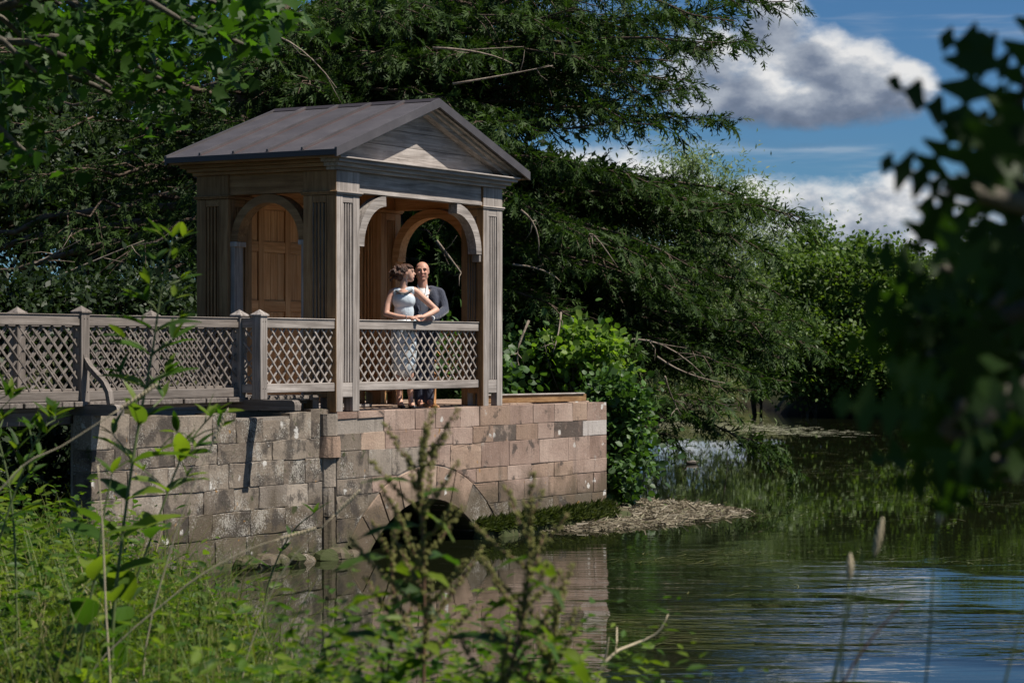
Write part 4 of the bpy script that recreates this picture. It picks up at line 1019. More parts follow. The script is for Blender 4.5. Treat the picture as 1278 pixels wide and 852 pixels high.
class Body(MB):
    def cap(s, p, q, r0, r1, n=12):
        p, q = Vector(p), Vector(q)
        s.tube([p, p.lerp(q, .33), p.lerp(q, .66), q], [r0, r0 + (r1 - r0) * .33, r0 + (r1 - r0) * .66, r1], n)
        s.ell(p, (r0 * 1.001,) * 3, 12, 8); s.ell(q, (r1 * 1.001,) * 3, 12, 8); return s
    def chain(s, pts, rs):
        for i in range(len(pts) - 1): s.cap(pts[i], pts[i + 1], rs[i], rs[i + 1])
        return s
    def hand(s, wrist, palm, fdir, nrm, size=1.0, curl=0.5, thumb=1):
        """palm with four fingers of different length, bent over, and a thumb from the side of the palm"""
        wrist, palm, fdir, nrm = Vector(wrist), Vector(palm), Vector(fdir).normalized(), Vector(nrm).normalized()
        side = fdir.cross(nrm).normalized(); nrm = side.cross(fdir)
        s.cap(wrist, palm, 0.024 * size, 0.026 * size)
        rot = Matrix((side, fdir, nrm)).transposed()
        s.ell(palm, (0.042 * size, 0.048 * size, 0.017 * size), 12, 8, rot)
        for k, (o, l) in enumerate(((-0.030, 0.058), (-0.010, 0.072), (0.010, 0.068), (0.030, 0.052))):
            b = palm + side * o * size + fdir * 0.036 * size; d = fdir.copy(); pts = [b]
            for j in range(3):
                d = (d - nrm * curl * 0.62).normalized(); pts.append(pts[-1] + d * l * size * (0.45, 0.32, 0.25)[j])
            for j in range(3): s.cap(pts[j], pts[j + 1], (0.0095 - 0.0008 * j) * size, (0.0090 - 0.0010 * j) * size, 8)
        b = palm - fdir * 0.02 * size + side * thumb * -0.036 * size; m = b + (fdir * 0.6 - side * thumb * 0.7 - nrm * .25).normalized() * 0.038 * size; e = m + (fdir * .9 - side * thumb * .1 - nrm * .4).normalized() * 0.03 * size
        s.cap(b, m, 0.0125 * size, 0.0105 * size, 8); s.cap(m, e, 0.0105 * size, 0.0085 * size, 8)
    def grow(s, name, m, parent, voxel=0.008, smooth=3):
        """one continuous surface from overlapping volumes"""
        me = s.mesh(name + '_src'); tmp = bpy.data.objects.new('tmp', me); COL.objects.link(tmp)
        r = tmp.modifiers.new('r', 'REMESH'); r.mode = 'VOXEL'; r.voxel_size = voxel
        if smooth:
            k = tmp.modifiers.new('s', 'SMOOTH'); k.factor = 0.5; k.iterations = smooth
        dg = bpy.context.evaluated_depsgraph_get(); dg.update()
        res = bpy.data.meshes.new_from_object(tmp.evaluated_get(dg)); bpy.data.objects.remove(tmp); bpy.data.meshes.remove(me)
        res.name = name; res.materials.clear(); res.materials.append(m)
        res.polygons.foreach_set('use_smooth', [True] * len(res.polygons))
        return link(name, res, parent)

SKIN_F = skin_mat('fair_skin', (0.56, 0.33, 0.245)); SKIN_M = skin_mat('ruddy_skin', (0.52, 0.275, 0.20))
DRESS = cloth('pale_blue_satin', (0.56, 0.64, 0.70), 0.34, 0.3, 9, 0.5, 0.6); NAVY = cloth('navy_wool', (0.030, 0.036, 0.060), 0.8, 0.35, 12, 0.9)
WHITE_C = cloth('white_cotton', (0.75, 0.74, 0.73), 0.7, 0.1, 20, 0.5); TROUS = cloth('dark_navy_trousers', (0.022, 0.027, 0.05), 0.8, 0.2, 12, 0.7)
HAIR_F = cloth('brown_hair', (0.085, 0.036, 0.020), 0.42, 0.0, 55, 1.0, 0.5); HAIR_M = cloth('cropped_grey_brown_hair', (0.16, 0.11, 0.085), 0.6, 0.0, 90, 0.6)
TAN = plain('tan_leather', (0.28, 0.13, 0.055), 0.4); BLACKL = plain('black_leather', (0.012, 0.012, 0.013), 0.35); BEAD = plain('dark_beading', (0.11, 0.12, 0.125), 0.3, 0.6, bump=0.8, bscale=160)
SILVER = plain('silver_jewellery', (0.75, 0.75, 0.76), 0.15, 0.5, 1.0); DARKEYE = plain('eye_line', (0.03, 0.018, 0.014), 0.35); LIP = plain('lips', (0.36, 0.11, 0.10), 0.4); BROWH = plain('eyebrow_hair', (0.10, 0.06, 0.04), 0.7)

FZ = AZ + 0.012
def make_woman():
    D0 = 28.62; r0 = at(505, 505, D0); r0.z = FZ
    t = thing('person', 'woman in silvery pale blue sleeveless dress with brown hair pinned up, hands on pavilion railing', 'person', tuple(r0), 0, 'couple in the pavilion')
    def p(px, py, dy=0.0): return at(px, py, D0 + dy) - r0
    b = Body(); hd = p(508.2, 340.3)
    tl = Matrix.Rotation(R(-10), 3, 'Y')
    b.ell(hd + Vector((-0.012, 0, 0.010)), (0.092, 0.072, 0.093), 20, 14, tl); b.ell(hd + Vector((0.032, 0, -0.03)), (0.052, 0.055, 0.085), 16, 12, tl)
    b.ell(hd + Vector((0.056, 0, -0.088)), (0.026, 0.024, 0.022), 10, 8); b.cap(hd + Vector((-0.02, 0, -0.07)), hd + Vector((0.05, 0, -0.086)), 0.038, 0.026)       # chin, jaw
    b.cap(hd + Vector((0.072, 0, 0.012)), hd + Vector((0.098, 0, -0.020)), 0.010, 0.012, 8); b.ell(hd + Vector((0.064, 0, 0.028)), (0.022, 0.04, 0.018), 10, 8)      # nose, brow
    b.ell(hd + Vector((0.079, 0, -0.050)), (0.012, 0.02, 0.009), 8, 6); b.ell(hd + Vector((0.077, 0, -0.062)), (0.012, 0.018, 0.009), 8, 6)
    b.ell(hd + Vector((-0.012, -0.070, -0.010)), (0.016, 0.008, 0.028), 8, 6)                                                               # ear
    b.chain([p(504.6, 348), p(503.6, 355), p(503.2, 362, .01)], [0.049, 0.047, 0.062])
    b.cap(p(491, 364.4), p(517, 363.0), 0.05, 0.05); b.ell(p(504, 372), (0.145, 0.095, 0.13), 16, 12); b.ell(p(504.2, 389), (0.118, 0.085, 0.14), 16, 12); b.ell(p(504, 407, .02), (0.165, 0.115, 0.14), 16, 12)
    b.chain([p(489.2, 365.2), p(484.0, 379, -.03), p(481.8, 391.5, -.08), p(496, 395.2, -.17), p(509.5, 396.4, -.23)], [0.047, 0.044, 0.036, 0.036, 0.024])
    b.chain([p(519.3, 364), p(532.5, 376, .02), p(545.0, 387.0, .05), p(536, 392.0, -.06), p(527.5, 395.4, -.16)], [0.046, 0.043, 0.036, 0.035, 0.024])
    b.hand(p(509.5, 396.4, -.23), p(515.5, 396.6, -.25), (1, -0.1, -.12), (0.1, -0.35, 1), 0.95, 0.55, 1)
    b.hand(p(527.5, 395.4, -.16), p(521.5, 395.0, -.235), (-1, -0.5, -.22), (-0.15, -0.4, 1), 0.95, 0.6, -1)
    for s_, xx in ((-1, 497.5), (1, 511.0)):
        b.chain([p(xx + 1, 412), p(xx, 432), p(xx + .5, 457, -.02), p(xx + .8, 474, .02), p(xx + 1.4, 496, 0.02)], [0.088, 0.075, 0.052, 0.050, 0.032])
        b.chain([p(xx + 1.4, 496, 0.02), p(xx + 2.2, 503, -.03), p(xx + 5, 507.2, -.12)], [0.032, 0.036, 0.026])
    b.grow('body', SKIN_F, t, 0.0075, 3)
    d = Body(); d.cap(p(494.0, 364.6), p(514.4, 363.2), 0.058, 0.058); d.ell(p(504, 374.5, -.005), (0.150, 0.106, 0.125), 18, 12); d.ell(p(499, 376.5, -.040), (0.066, 0.058, 0.066), 14, 10); d.ell(p(510, 376.1, -.040), (0.066, 0.058, 0.066), 14, 10)
    d.ell(p(504.2, 389), (0.126, 0.094, 0.15), 18, 12); d.ell(p(504, 407, .02), (0.176, 0.125, 0.15), 18, 12)
    d.chain([p(504, 408, .02), p(504, 430, .01), p(504.5, 456, 0)], [0.155, 0.165, 0.15]); d.grow('dress', DRESS, t, 0.011, 4)
    nk = []
    for i in range(9):
        u = i / 8; nk.append(p(494.0 + 20.5 * u, 362.6 + 4.2 * math.sin(math.pi * u) - 1.2 * u, -.052 - .055 * math.sin(math.pi * u)))
    Body().tube(nk, 0.012, 8).obj('beaded_neckline', BEAD, t, True)
    h = Body(); h.ell(hd + Vector((-0.035, 0.0, 0.028)), (0.088, 0.083, 0.085), 18, 12, tl); h.ell(hd + Vector((0.02, 0, 0.072)), (0.062, 0.07, 0.035), 14, 10, Matrix.Rotation(R(22), 3, 'Y'))
    h.ell(hd + Vector((-0.095, 0.0, 0.012)), (0.07, 0.075, 0.08), 14, 10); h.ell(hd + Vector((-0.075, -0.01, -0.055)), (0.045, 0.05, 0.055), 12, 8)
    g = np.random.default_rng(5)
    for k in range(46):                    # pinned curls
        a = g.normal(size=3); a /= np.linalg.norm(a); c = hd + Vector((-0.10, 0, -0.002)) + Vector(a * np.array([0.075, 0.075, 0.085])); h.ell(c, (0.017 + g.uniform(0, .012),) * 3, 8, 6)
    for k in range(12):
        a = g.uniform(-1, 1, 3); s0 = hd + Vector((-0.13 + .03 * a[0], .05 * a[1], 0.03 + .06 * a[2])); pts = [s0 + Vector((-0.02 * j + .012 * math.sin(j * 2 + k), .01 * a[1] * j, -0.022 * j)) for j in range(5)]; h.chain(pts, [0.008, 0.009, 0.008, 0.007, 0.005])
    h.grow('hair', HAIR_F, t, 0.006, 1)
    for j in range(4): Body().ell(hd + Vector((-0.004, -0.082, -0.045 - 0.026 * j)), (0.0065,) * 3, 8, 6).obj('earring_bead', SILVER, t, True)
    Body().ell(hd + Vector((0.066, -0.034, 0.008)), (0.010, 0.009, 0.0055), 8, 6).obj('eye', DARKEYE, t, True)
    Body().tube([hd + Vector((0.048, -0.05, 0.028)), hd + Vector((0.066, -0.042, 0.032)), hd + Vector((0.078, -0.026, 0.027))], 0.0045, 6).obj('eyebrow', BROWH, t, True)
    Body().ell(hd + Vector((0.083, -0.008, -0.056)), (0.009, 0.018, 0.0055), 8, 6).obj('lips', LIP, t, True)
    wr = p(507.5, 396.2, -.222); Body().tube([wr + Vector((0.004 * math.sin(0), 0.03 * math.cos(a), 0.03 * math.sin(a))) for a in np.linspace(0, 2 * math.pi, 13)], 0.006, 6).obj('bracelet', SILVER, t, True)
    for xx in (497.5, 511.0):
        s = Body(); s.chain([p(xx + 1.6, 505.8, .03), p(xx + 3, 507.4, -.06), p(xx + 5.4, 508.4, -.13)], [0.034, 0.036, 0.032]); s.cap(p(xx + 1.4, 505, .05), p(xx + 1.4, 508.5, .05), 0.018, 0.010)
        o = s.grow('shoe', BLACKL, t, 0.007, 2)
make_woman()

def make_man():
    D0 = 29.15; r0 = at(528, 505, D0); r0.z = FZ
    t = thing('person', 'balding man in navy jacket and open white shirt standing behind woman at railing', 'person', tuple(r0), 0, 'couple in the pavilion')
    def p(px, py, dy=0.0): return at(px, py, D0 + dy) - r0
    b = Body(); hd = p(526.8, 338.2)
    tl = Matrix.Rotation(R(4), 3, 'Y')
    b.ell(hd + Vector((0, 0.012, 0.022)), (0.086, 0.097, 0.094), 20, 14, tl); b.ell(hd + Vector((0.002, -0.022, -0.035)), (0.072, 0.072, 0.082), 16, 12, tl)
    b.ell(hd + Vector((0.004, -0.062, -0.10)), (0.032, 0.028, 0.022), 12, 8); b.cap(hd + Vector((-0.045, 0, -0.07)), hd + Vector((-0.012, -0.05, -0.098)), 0.03, 0.026); b.cap(hd + Vector((0.048, 0, -0.07)), hd + Vector((0.018, -0.05, -0.098)), 0.03, 0.026)
    b.cap(hd + Vector((0.006, -0.092, 0.010)), hd + Vector((0.010, -0.115, -0.030)), 0.011, 0.015, 8); b.cap(hd + Vector((-0.05, -0.076, 0.026)), hd + Vector((0.055, -0.076, 0.026)), 0.013, 0.013, 8)
    for s_ in (-1, 1): b.ell(hd + Vector((s_ * 0.082, 0.012, -0.012)), (0.010, 0.02, 0.031), 8, 6); b.ell(hd + Vector((s_ * 0.038, -0.075, -0.022)), (0.026, 0.02, 0.022), 8, 6)
    b.ell(hd + Vector((0.006, -0.088, -0.055)), (0.028, 0.012, 0.007), 8, 6); b.ell(hd + Vector((0.006, -0.086, -0.068)), (0.026, 0.012, 0.008), 8, 6)
    b.chain([p(527, 347), p(527.5, 360, .01)], [0.06, 0.066]); b.cap(p(513, 366), p(546, 365), 0.05, 0.05); b.ell(p(530, 377), (0.165, 0.10, 0.17), 16, 12); b.ell(p(530, 400), (0.15, 0.10, 0.16), 16, 12)
    b.chain([p(548, 366), p(554.0, 387.0, -.10), p(538.5, 397.8, -.44)], [0.045, 0.036, 0.026]); b.chain([p(512, 366), p(508, 388, .05), p(512, 405, .02)], [0.045, 0.036, 0.026])
    b.hand(p(538.5, 397.8, -.44), p(532.0, 399.0, -.50), (-1, -0.35, -.28), (-0.2, -0.3, 1), 1.08, 0.5, -1); b.hand(p(512, 405, .02), p(513, 409, -.02), (0.2, -.2, -1), (0, -1, 0), 1.05, 0.4, 1)
    for xx in (522.5, 534.5): b.chain([p(xx, 414), p(xx, 457), p(xx + .5, 497)], [0.085, 0.056, 0.042]); b.cap(p(xx + .5, 499), p(xx + 4, 506, -.14), 0.038, 0.03)
    b.grow('body', SKIN_M, t, 0.008, 3)
    hr = Body()
    for s_ in (-1, 1): hr.ell(hd + Vector((s_ * 0.066, 0.035, 0.010)), (0.026, 0.055, 0.050), 12, 8)
    hr.ell(hd + Vector((0, 0.085, 0.0)), (0.068, 0.028, 0.06), 12, 8); hr.grow('hair', HAIR_M, t, 0.006, 1)
    for s_ in (-1, 1):
        Body().ell(hd + Vector((s_ * 0.033 + .005, -0.084, 0.004)), (0.013, 0.007, 0.0055), 8, 6).obj('eye', DARKEYE, t, True)
        Body().tube([hd + Vector((s_ * 0.055 + .003, -0.078, 0.026)), hd + Vector((s_ * 0.036 + .003, -0.092, 0.033)), hd + Vector((s_ * 0.016 + .003, -0.093, 0.028))], 0.005, 6).obj('eyebrow', BROWH, t, True)
    Body().ell(hd + Vector((0.007, -0.097, -0.062)), (0.025, 0.005, 0.004), 8, 6).obj('lips', LIP, t, True)
    sh = Body(); sh.ell(p(530, 377, -.008), (0.115, 0.098, 0.17), 16, 12); sh.chain([p(527.3, 362.5, 0.01), p(528.0, 369, -.03)], [0.072, 0.07]); sh.ell(p(530, 400, -.008), (0.115, 0.098, 0.16), 16, 12); sh.grow('shirt', WHITE_C, t, 0.010, 3)
    for s_ in (-1, 1):                       # collar leaves
        a = p(527.0, 354.2, -.02) + Vector((s_ * 0.058, 0, 0.0)); q = p(528.6, 369.0, -.105) + Vector((s_ * 0.018, 0, 0.0)); o_ = p(528, 366.5, -.085) + Vector((s_ * 0.085, 0.02, 0.0))
        mb = MB(); k = Vector((0, -0.008, 0.002)); mb.add([a, q, o_, a + k, q + k, o_ + k], [(0, 1, 2), (5, 4, 3), (0, 3, 4, 1), (1, 4, 5, 2), (2, 5, 3, 0)]); mb.obj('collar', WHITE_C, t)
    # jacket halves left open over the shirt
    j = Body(); jl = Body()
    for s_ in (-1, 1):
        q = p(530, 366); c = Vector((s_ * 0.10, 0.015, 0))
        j.cap(q + Vector((s_ * 0.085, .02, .045)), q + Vector((s_ * 0.185, .01, 0.01)), 0.055, 0.062)
        j.ell(p(530, 378) + Vector((s_ * 0.108, -.004, 0)), (0.090, 0.124, 0.19), 16, 12, Matrix.Rotation(R(5 * s_), 3, 'Z')); j.ell(p(530, 402) + Vector((s_ * 0.098, -.004, 0)), (0.090, 0.122, 0.20), 16, 12); j.ell(p(530, 418) + Vector((s_ * 0.105, 0, 0)), (0.085, 0.115, 0.10), 14, 10)
    j.ell(p(530, 385, .07), (0.17, 0.065, 0.30), 16, 12); j.cap(p(521, 361, .05), p(536, 361, .05), 0.045, 0.045)
    j.chain([p(549, 366), p(553.0, 377, -.04), p(555.0, 387.0, -.10), p(548, 392.5, -.26), p(541.0, 396.6, -.39)], [0.064, 0.060, 0.054, 0.052, 0.043])
    j.chain([p(512, 366), p(508, 388, .05), p(511.5, 401, .03)], [0.064, 0.054, 0.044]); j.grow('jacket', NAVY, t, 0.010, 2)
    for s_ in (-1, 1):                       # lapels
        top = p(528.5, 362, -.075) + Vector((s_ * 0.085, 0.035, 0)); bot = p(530, 393, -.118) + Vector((s_ * 0.045, 0, 0)); wing = p(529, 371, -.105) + Vector((s_ * 0.125, 0.004, 0)); k = Vector((0, -0.012, 0.0))
        mb = MB(); mb.add([top, wing, bot, top + k, wing + k, bot + k], [(0, 1, 2), (5, 4, 3), (0, 3, 4, 1), (1, 4, 5, 2), (2, 5, 3, 0)]); mb.obj('lapel', NAVY, t)
    Body().cap(p(540.6, 396.9, -.40), p(539.2, 397.6, -.43), 0.033, 0.031).obj('cuff', WHITE_C, t, True)
    tr = Body(); tr.ell(p(529, 412), (0.165, 0.115, 0.12), 16, 12)
    for xx in (522.5, 534.5): tr.chain([p(xx, 414), p(xx, 457), p(xx + .5, 500)], [0.098, 0.078, 0.062])
    tr.grow('trousers', TROUS, t, 0.012, 3)
    for xx in (523.5, 535.0):
        s = Body(); s.chain([p(xx, 504.2, .03), p(xx + 3.0, 506.0, -.06), p(xx + 7.5, 507.6, -.15), p(xx + 11, 508.2, -.19)], [0.042, 0.046, 0.042, 0.030]); s.cap(p(xx, 501, .03), p(xx, 504, .03), 0.044, 0.042); s.grow('shoe', TAN, t, 0.007, 2)
make_man()

# ------------------------------------------------------------------ floating things on the water
def flat_ribbons(name, label, regions, lm, width, seed, z=0.006):
    """weed lying on the surface: short bent strips"""
    g = np.random.default_rng(seed); V = []; F = []; k = 0
    for (cx, cy, sx, sy, n, l0, l1, ang, sp) in regions:
        for i in range(int(n * .45)):
            x, y = cx + g.normal() * sx, cy + g.normal() * sy; L = g.uniform(l0, l1); a = ang + g.normal() * sp; bend = g.normal() * 0.9; w = width * g.uniform(.6, 1.4); zz = z + g.uniform(-.004, .006)
            m = 5; pts = []
            for j in range(m):
                pts.append((x, y)); x += math.cos(a) * L / m; y += math.sin(a) * L / m; a += bend / m
            for j, (px, py) in enumerate(pts):
                d = (pts[min(j + 1, m - 1)][0] - pts[max(j - 1, 0)][0], pts[min(j + 1, m - 1)][1] - pts[max(j - 1, 0)][1]); ln = math.hypot(*d) + 1e-9; ww = w * (1 - (j / m) ** 2 * .8) / 2
                bow = 0.010 * math.sin(math.pi * j / (m - 1)) * g.uniform(0, 1)
                V += [(px - d[1] / ln * ww, py + d[0] / ln * ww, zz + bow), (px + d[1] / ln * ww, py - d[0] / ln * ww, zz + bow)]
            F += [(k + 2 * j, k + 2 * j + 1, k + 2 * j + 3, k + 2 * j + 2) for j in range(m - 1)]; k += 2 * m
    o = link(name, np_mesh(name, V, F, lm)); o['kind'] = 'stuff'; return tag(o, label, 'water weed')
WEED = leaf_mat('water_weed', [(0.025, 0.032, 0.008), (0.045, 0.055, 0.012), (0.075, 0.08, 0.02), (0.13, 0.13, 0.06)], 0.15, 0.5, 0.4)
STRAW = leaf_mat('straw_debris', [(0.15, 0.125, 0.085), (0.25, 0.215, 0.155), (0.09, 0.07, 0.045), (0.36, 0.32, 0.25), (0.085, 0.09, 0.03)], 0.1, 0.7, 0.2, (1, 1, 1))
def wp(px, py):                       # point of the water surface seen at a pixel
    D = CAM_H * FPX / (py - HOR); return (px - 639) / FPX * D, D
regs = []
for (px, py, sx, sy, n, l0, l1, a, sp) in [(1000, 590, 1.6, 1.6, 420, .2, .7, 0.2, .7), (950, 645, 1.2, .8, 200, .2, .6, .3, .8), (1080, 625, 1.6, 1.2, 260, .2, .6, .2, .8), (905, 560, 1.2, 2.0, 220, .2, .6, .1, .6), (1150, 570, 2.5, 2.5, 300, .2, .7, .1, .6),
                                  (890, 700, .9, .45, 200, .25, .7, .1, .6), (930, 690, .7, .3, 100, .2, .5, .6, .9), (830, 780, .5, .45, 150, .5, 1.3, 2.95, .18), (930, 800, .6, .5, 90, .5, 1.3, 3.0, .16), (1180, 800, .9, .6, 70, .3, .9, 3.0, .25), (1100, 740, 1.0, .6, 90, .2, .6, 3.0, .7),
                                  (1210, 700, .8, .5, 70, .2, .5, 0.2, .8), (700, 790, .4, .3, 40, .2, .5, .4, .8), (620, 740, .5, .5, 24, .12, .35, 1.0, .9), (980, 540, 3, 6, 320, .3, 1.0, 0, .5)]:
    x, y = wp(px, py); regs.append((x, y, sx, sy, n, l0, l1, a, sp))
flat_ribbons('water_weed', 'yellow green ribbon weed trailing along the river surface', regs, WEED, 0.014, 3)
FW = leaf_mat('duckweed_scum', [(0.22, 0.22, 0.15), (0.30, 0.29, 0.21), (0.16, 0.18, 0.09)], 0.1, 0.6, 0.3, (1, 1, 1))
regs = []
for (px, py, sx, sy, n) in [(850, 527, 1.3, 3.2, 900), (930, 535, 1.0, 2.0, 500), (800, 520, 1.0, 4, 400), (1000, 541, .9, 1.2, 160)]:
    x, y = wp(px, py); regs.append((x, y, sx, sy, n, .2, .7, 0.0, .5))
flat_ribbons('pale_water_weed', 'pale scum of floating weed on far water under the yew', regs, FW, 0.11, 4)

def make_raft():
    poly = [(0.42, 30.75), (1.1, 30.9), (1.9, 31.7), (2.75, 32.9), (3.5, 34.3), (3.1, 35.6), (2.3, 36.9), (1.5, 37.2), (1.05, 35), (1.1, 33.2), (0.95, 32.2)]
    g = np.random.default_rng(9); n = 34000; X = g.uniform(0.3, 3.6, n); Y = g.uniform(30.6, 37.3, n); s = sd_poly(X, Y, poly) + 0.16 * g.normal(size=n) * .6
    ok = s > 0.0; X, Y, s = X[ok], Y[ok], s[ok]; n = len(X)
    hz = lambda s_: 0.07 * np.clip(s_ / 0.5, 0, 1) ** 0.7
    Z = hz(s) * g.uniform(0.35, 1.1, n) + 0.006
    d = np.stack([g.normal(size=n), g.normal(size=n), g.normal(size=n) * 0.14], 1); B = basis(d, 0.5, (0, 0, 1)) * (g.uniform(0.03, 0.13, n) * g.choice([.6, 1, 1.5], n))[:, None, None]
    tv = [(-0.07, 0, 0), (0.07, 0, 0), (0.05, 1, 0), (-0.05, 1, 0)]; v, f = scatter(tv, [(0, 1, 2, 3)], B, np.stack([X, Y, Z], 1))
    t = thing('debris_raft', 'beached raft of straw coloured reed debris floating against end of stone wall', 'debris')
    o = link('reed_litter', np_mesh('reed_litter', v, f, STRAW), t); o['kind'] = 'stuff'
    gx, gy = np.meshgrid(np.linspace(0.2, 3.7, 60), np.linspace(30.5, 37.4, 90)); sz = sd_poly(gx, gy, poly) + .06 * np.sin(gx * 9) * np.sin(gy * 7); Z = np.where(sz > 0, hz(sz) * .8 + .004, -0.05 + np.clip(sz, -.1, 0)) + .008 * np.sin(gx * 23 + gy * 11)
    nx = 60; i, j = np.meshgrid(np.arange(89), np.arange(59), indexing='ij'); a = (i * nx + j).ravel()
    link('mat', np_mesh('mat', np.stack([gx, gy, Z], -1).reshape(-1, 3), np.stack([a, a + 1, a + nx + 1, a + nx], -1), plain('wet_litter', (0.11, 0.095, 0.065), 0.85, 0.2, var=.4, bump=.8, bscale=25), True), t)
make_raft()

def make_duck():
    c = wp(863, 579); t = thing('duck', 'small brown duck swimming on the dark water beyond the debris raft', 'duck', (c[0], c[1], 0.0))
    t.scale = (.75, .75, .75); b = Body(); b.ell((0, 0, 0.035), (0.17, 0.085, 0.065), 16, 10); b.cap((0.12, 0, 0.05), (0.2, 0, 0.075), 0.035, 0.012); b.chain([(-0.12, 0, 0.06), (-0.16, 0, 0.10), (-0.165, 0, 0.13)], [0.035, 0.028, 0.034]); b.ell((-0.17, 0, 0.135), (0.042, 0.034, 0.036), 12, 8)
    b.grow('body', plain('brown_plumage', (0.075, 0.06, 0.048), 0.7, var=.35, bscale=60), t, 0.012, 2)
    Body().cap((-0.2, 0, 0.128), (-0.245, 0, 0.12), 0.014, 0.010).obj('bill', plain('duck_bill', (0.2, 0.12, 0.04), 0.4), t, True)
    Body().ell((0.05, 0, 0.075), (0.12, 0.075, 0.035), 14, 8).obj('wings', plain('pale_wing', (0.19, 0.165, 0.14), 0.7, var=.3, bscale=50), t, True)
make_duck()

# mossy tufts on the footing stones
def make_moss():
    g = np.random.default_rng(14); n = 5200; lx = g.uniform(3.0, 6.5, n); k = (lx - 3) / 3.5; P = np.array([(a, -0.02 - b * (0.07 + .12 * kk), WZ + 0.07 + (0.10 + .05 * kk) * (1 - b * b) + g.uniform(0, .05)) for a, b, kk in zip(lx, g.uniform(0, 1, n), k)])
    d = g.normal(size=(n, 3)) * .5 + np.array([0.5, -.3, .8]); B = basis(d, .5, (0, 0, 1)) * g.uniform(.04, .13, n)[:, None, None]; v, f = scatter([(0, 0, 0), (.14, .45, .04), (0, 1, -.08), (-.14, .45, .04)], LEAF_F, B, P)
    o = link('moss', np_mesh('moss', v, f, leaf_mat('moss_green', [(0.02, 0.032, 0.008), (0.04, 0.055, 0.012), (0.065, 0.08, 0.018)], .2, .6, .2)), abut); o['kind'] = 'stuff'
make_moss()

# ------------------------------------------------------------------ near bank vegetation
GRASS = leaf_mat('bank_grass', [(0.028, 0.055, 0.012), (0.05, 0.10, 0.014), (0.11, 0.15, 0.02), (0.14, 0.14, 0.04), (0.025, 0.05, 0.010)], 0.35, 0.4, 0.4)
DRY = leaf_mat('dry_grass', [(0.22, 0.18, 0.09), (0.32, 0.27, 0.15), (0.40, 0.35, 0.22)], 0.2, 0.6, 0.3, (1, 1, .8))
HERB = leaf_mat('herb_leaves', [(0.020, 0.048, 0.009), (0.05, 0.11, 0.012), (0.13, 0.18, 0.020), (0.030, 0.066, 0.014)], 0.38, 0.38, 0.45)
STEM = plain('green_stem', (0.09, 0.12, 0.04), 0.6); STEMR = plain('reddish_stem', (0.14, 0.075, 0.045), 0.6); STRAWST = plain('straw_stalk', (0.40, 0.34, 0.23), 0.7)
def blades(n, X, Y, h0, h1, w, lean, g, Z=None):
    Zb = ground_z(X, Y) if Z is None else Z
    H = g.uniform(h0, h1, n); a = g.uniform(0, 2 * math.pi, n); bend = g.uniform(.2, 1.25, n) * lean; W_ = w * g.uniform(.6, 1.4, n)
    dx, dy = np.cos(a), np.sin(a); px, py = -dy, dx; V = np.zeros((n, 8, 3)); m = 4
    for j in range(m):
        t = j / (m - 1); out_ = bend * H * t * t; ww = W_ * (1 - t ** 1.5 * .92) / 2
        for s_, c in ((-1, 0), (1, 1)):
            V[:, 2 * j + c, 0] = X + dx * out_ + px * ww * s_; V[:, 2 * j + c, 1] = Y + dy * out_ + py * ww * s_; V[:, 2 * j + c, 2] = Zb - .03 + H * (t - .35 * bend * t * t)
    F = np.array([(2 * j, 2 * j + 1, 2 * j + 3, 2 * j + 2) for j in range(m - 1)]); f = F[None] + (np.arange(n) * 8)[:, None, None]
    return V.reshape(-1, 3), f.reshape(-1, 4)
def bank_points(n, g, x0, x1, y0, y1, smin=0.15, smax=9):
    X = g.uniform(x0, x1, n); Y = g.uniform(y0, y1, n); s = sd_poly(X, Y, NEAR); ok = (s > smin) & (s < smax); return X[ok], Y[ok]
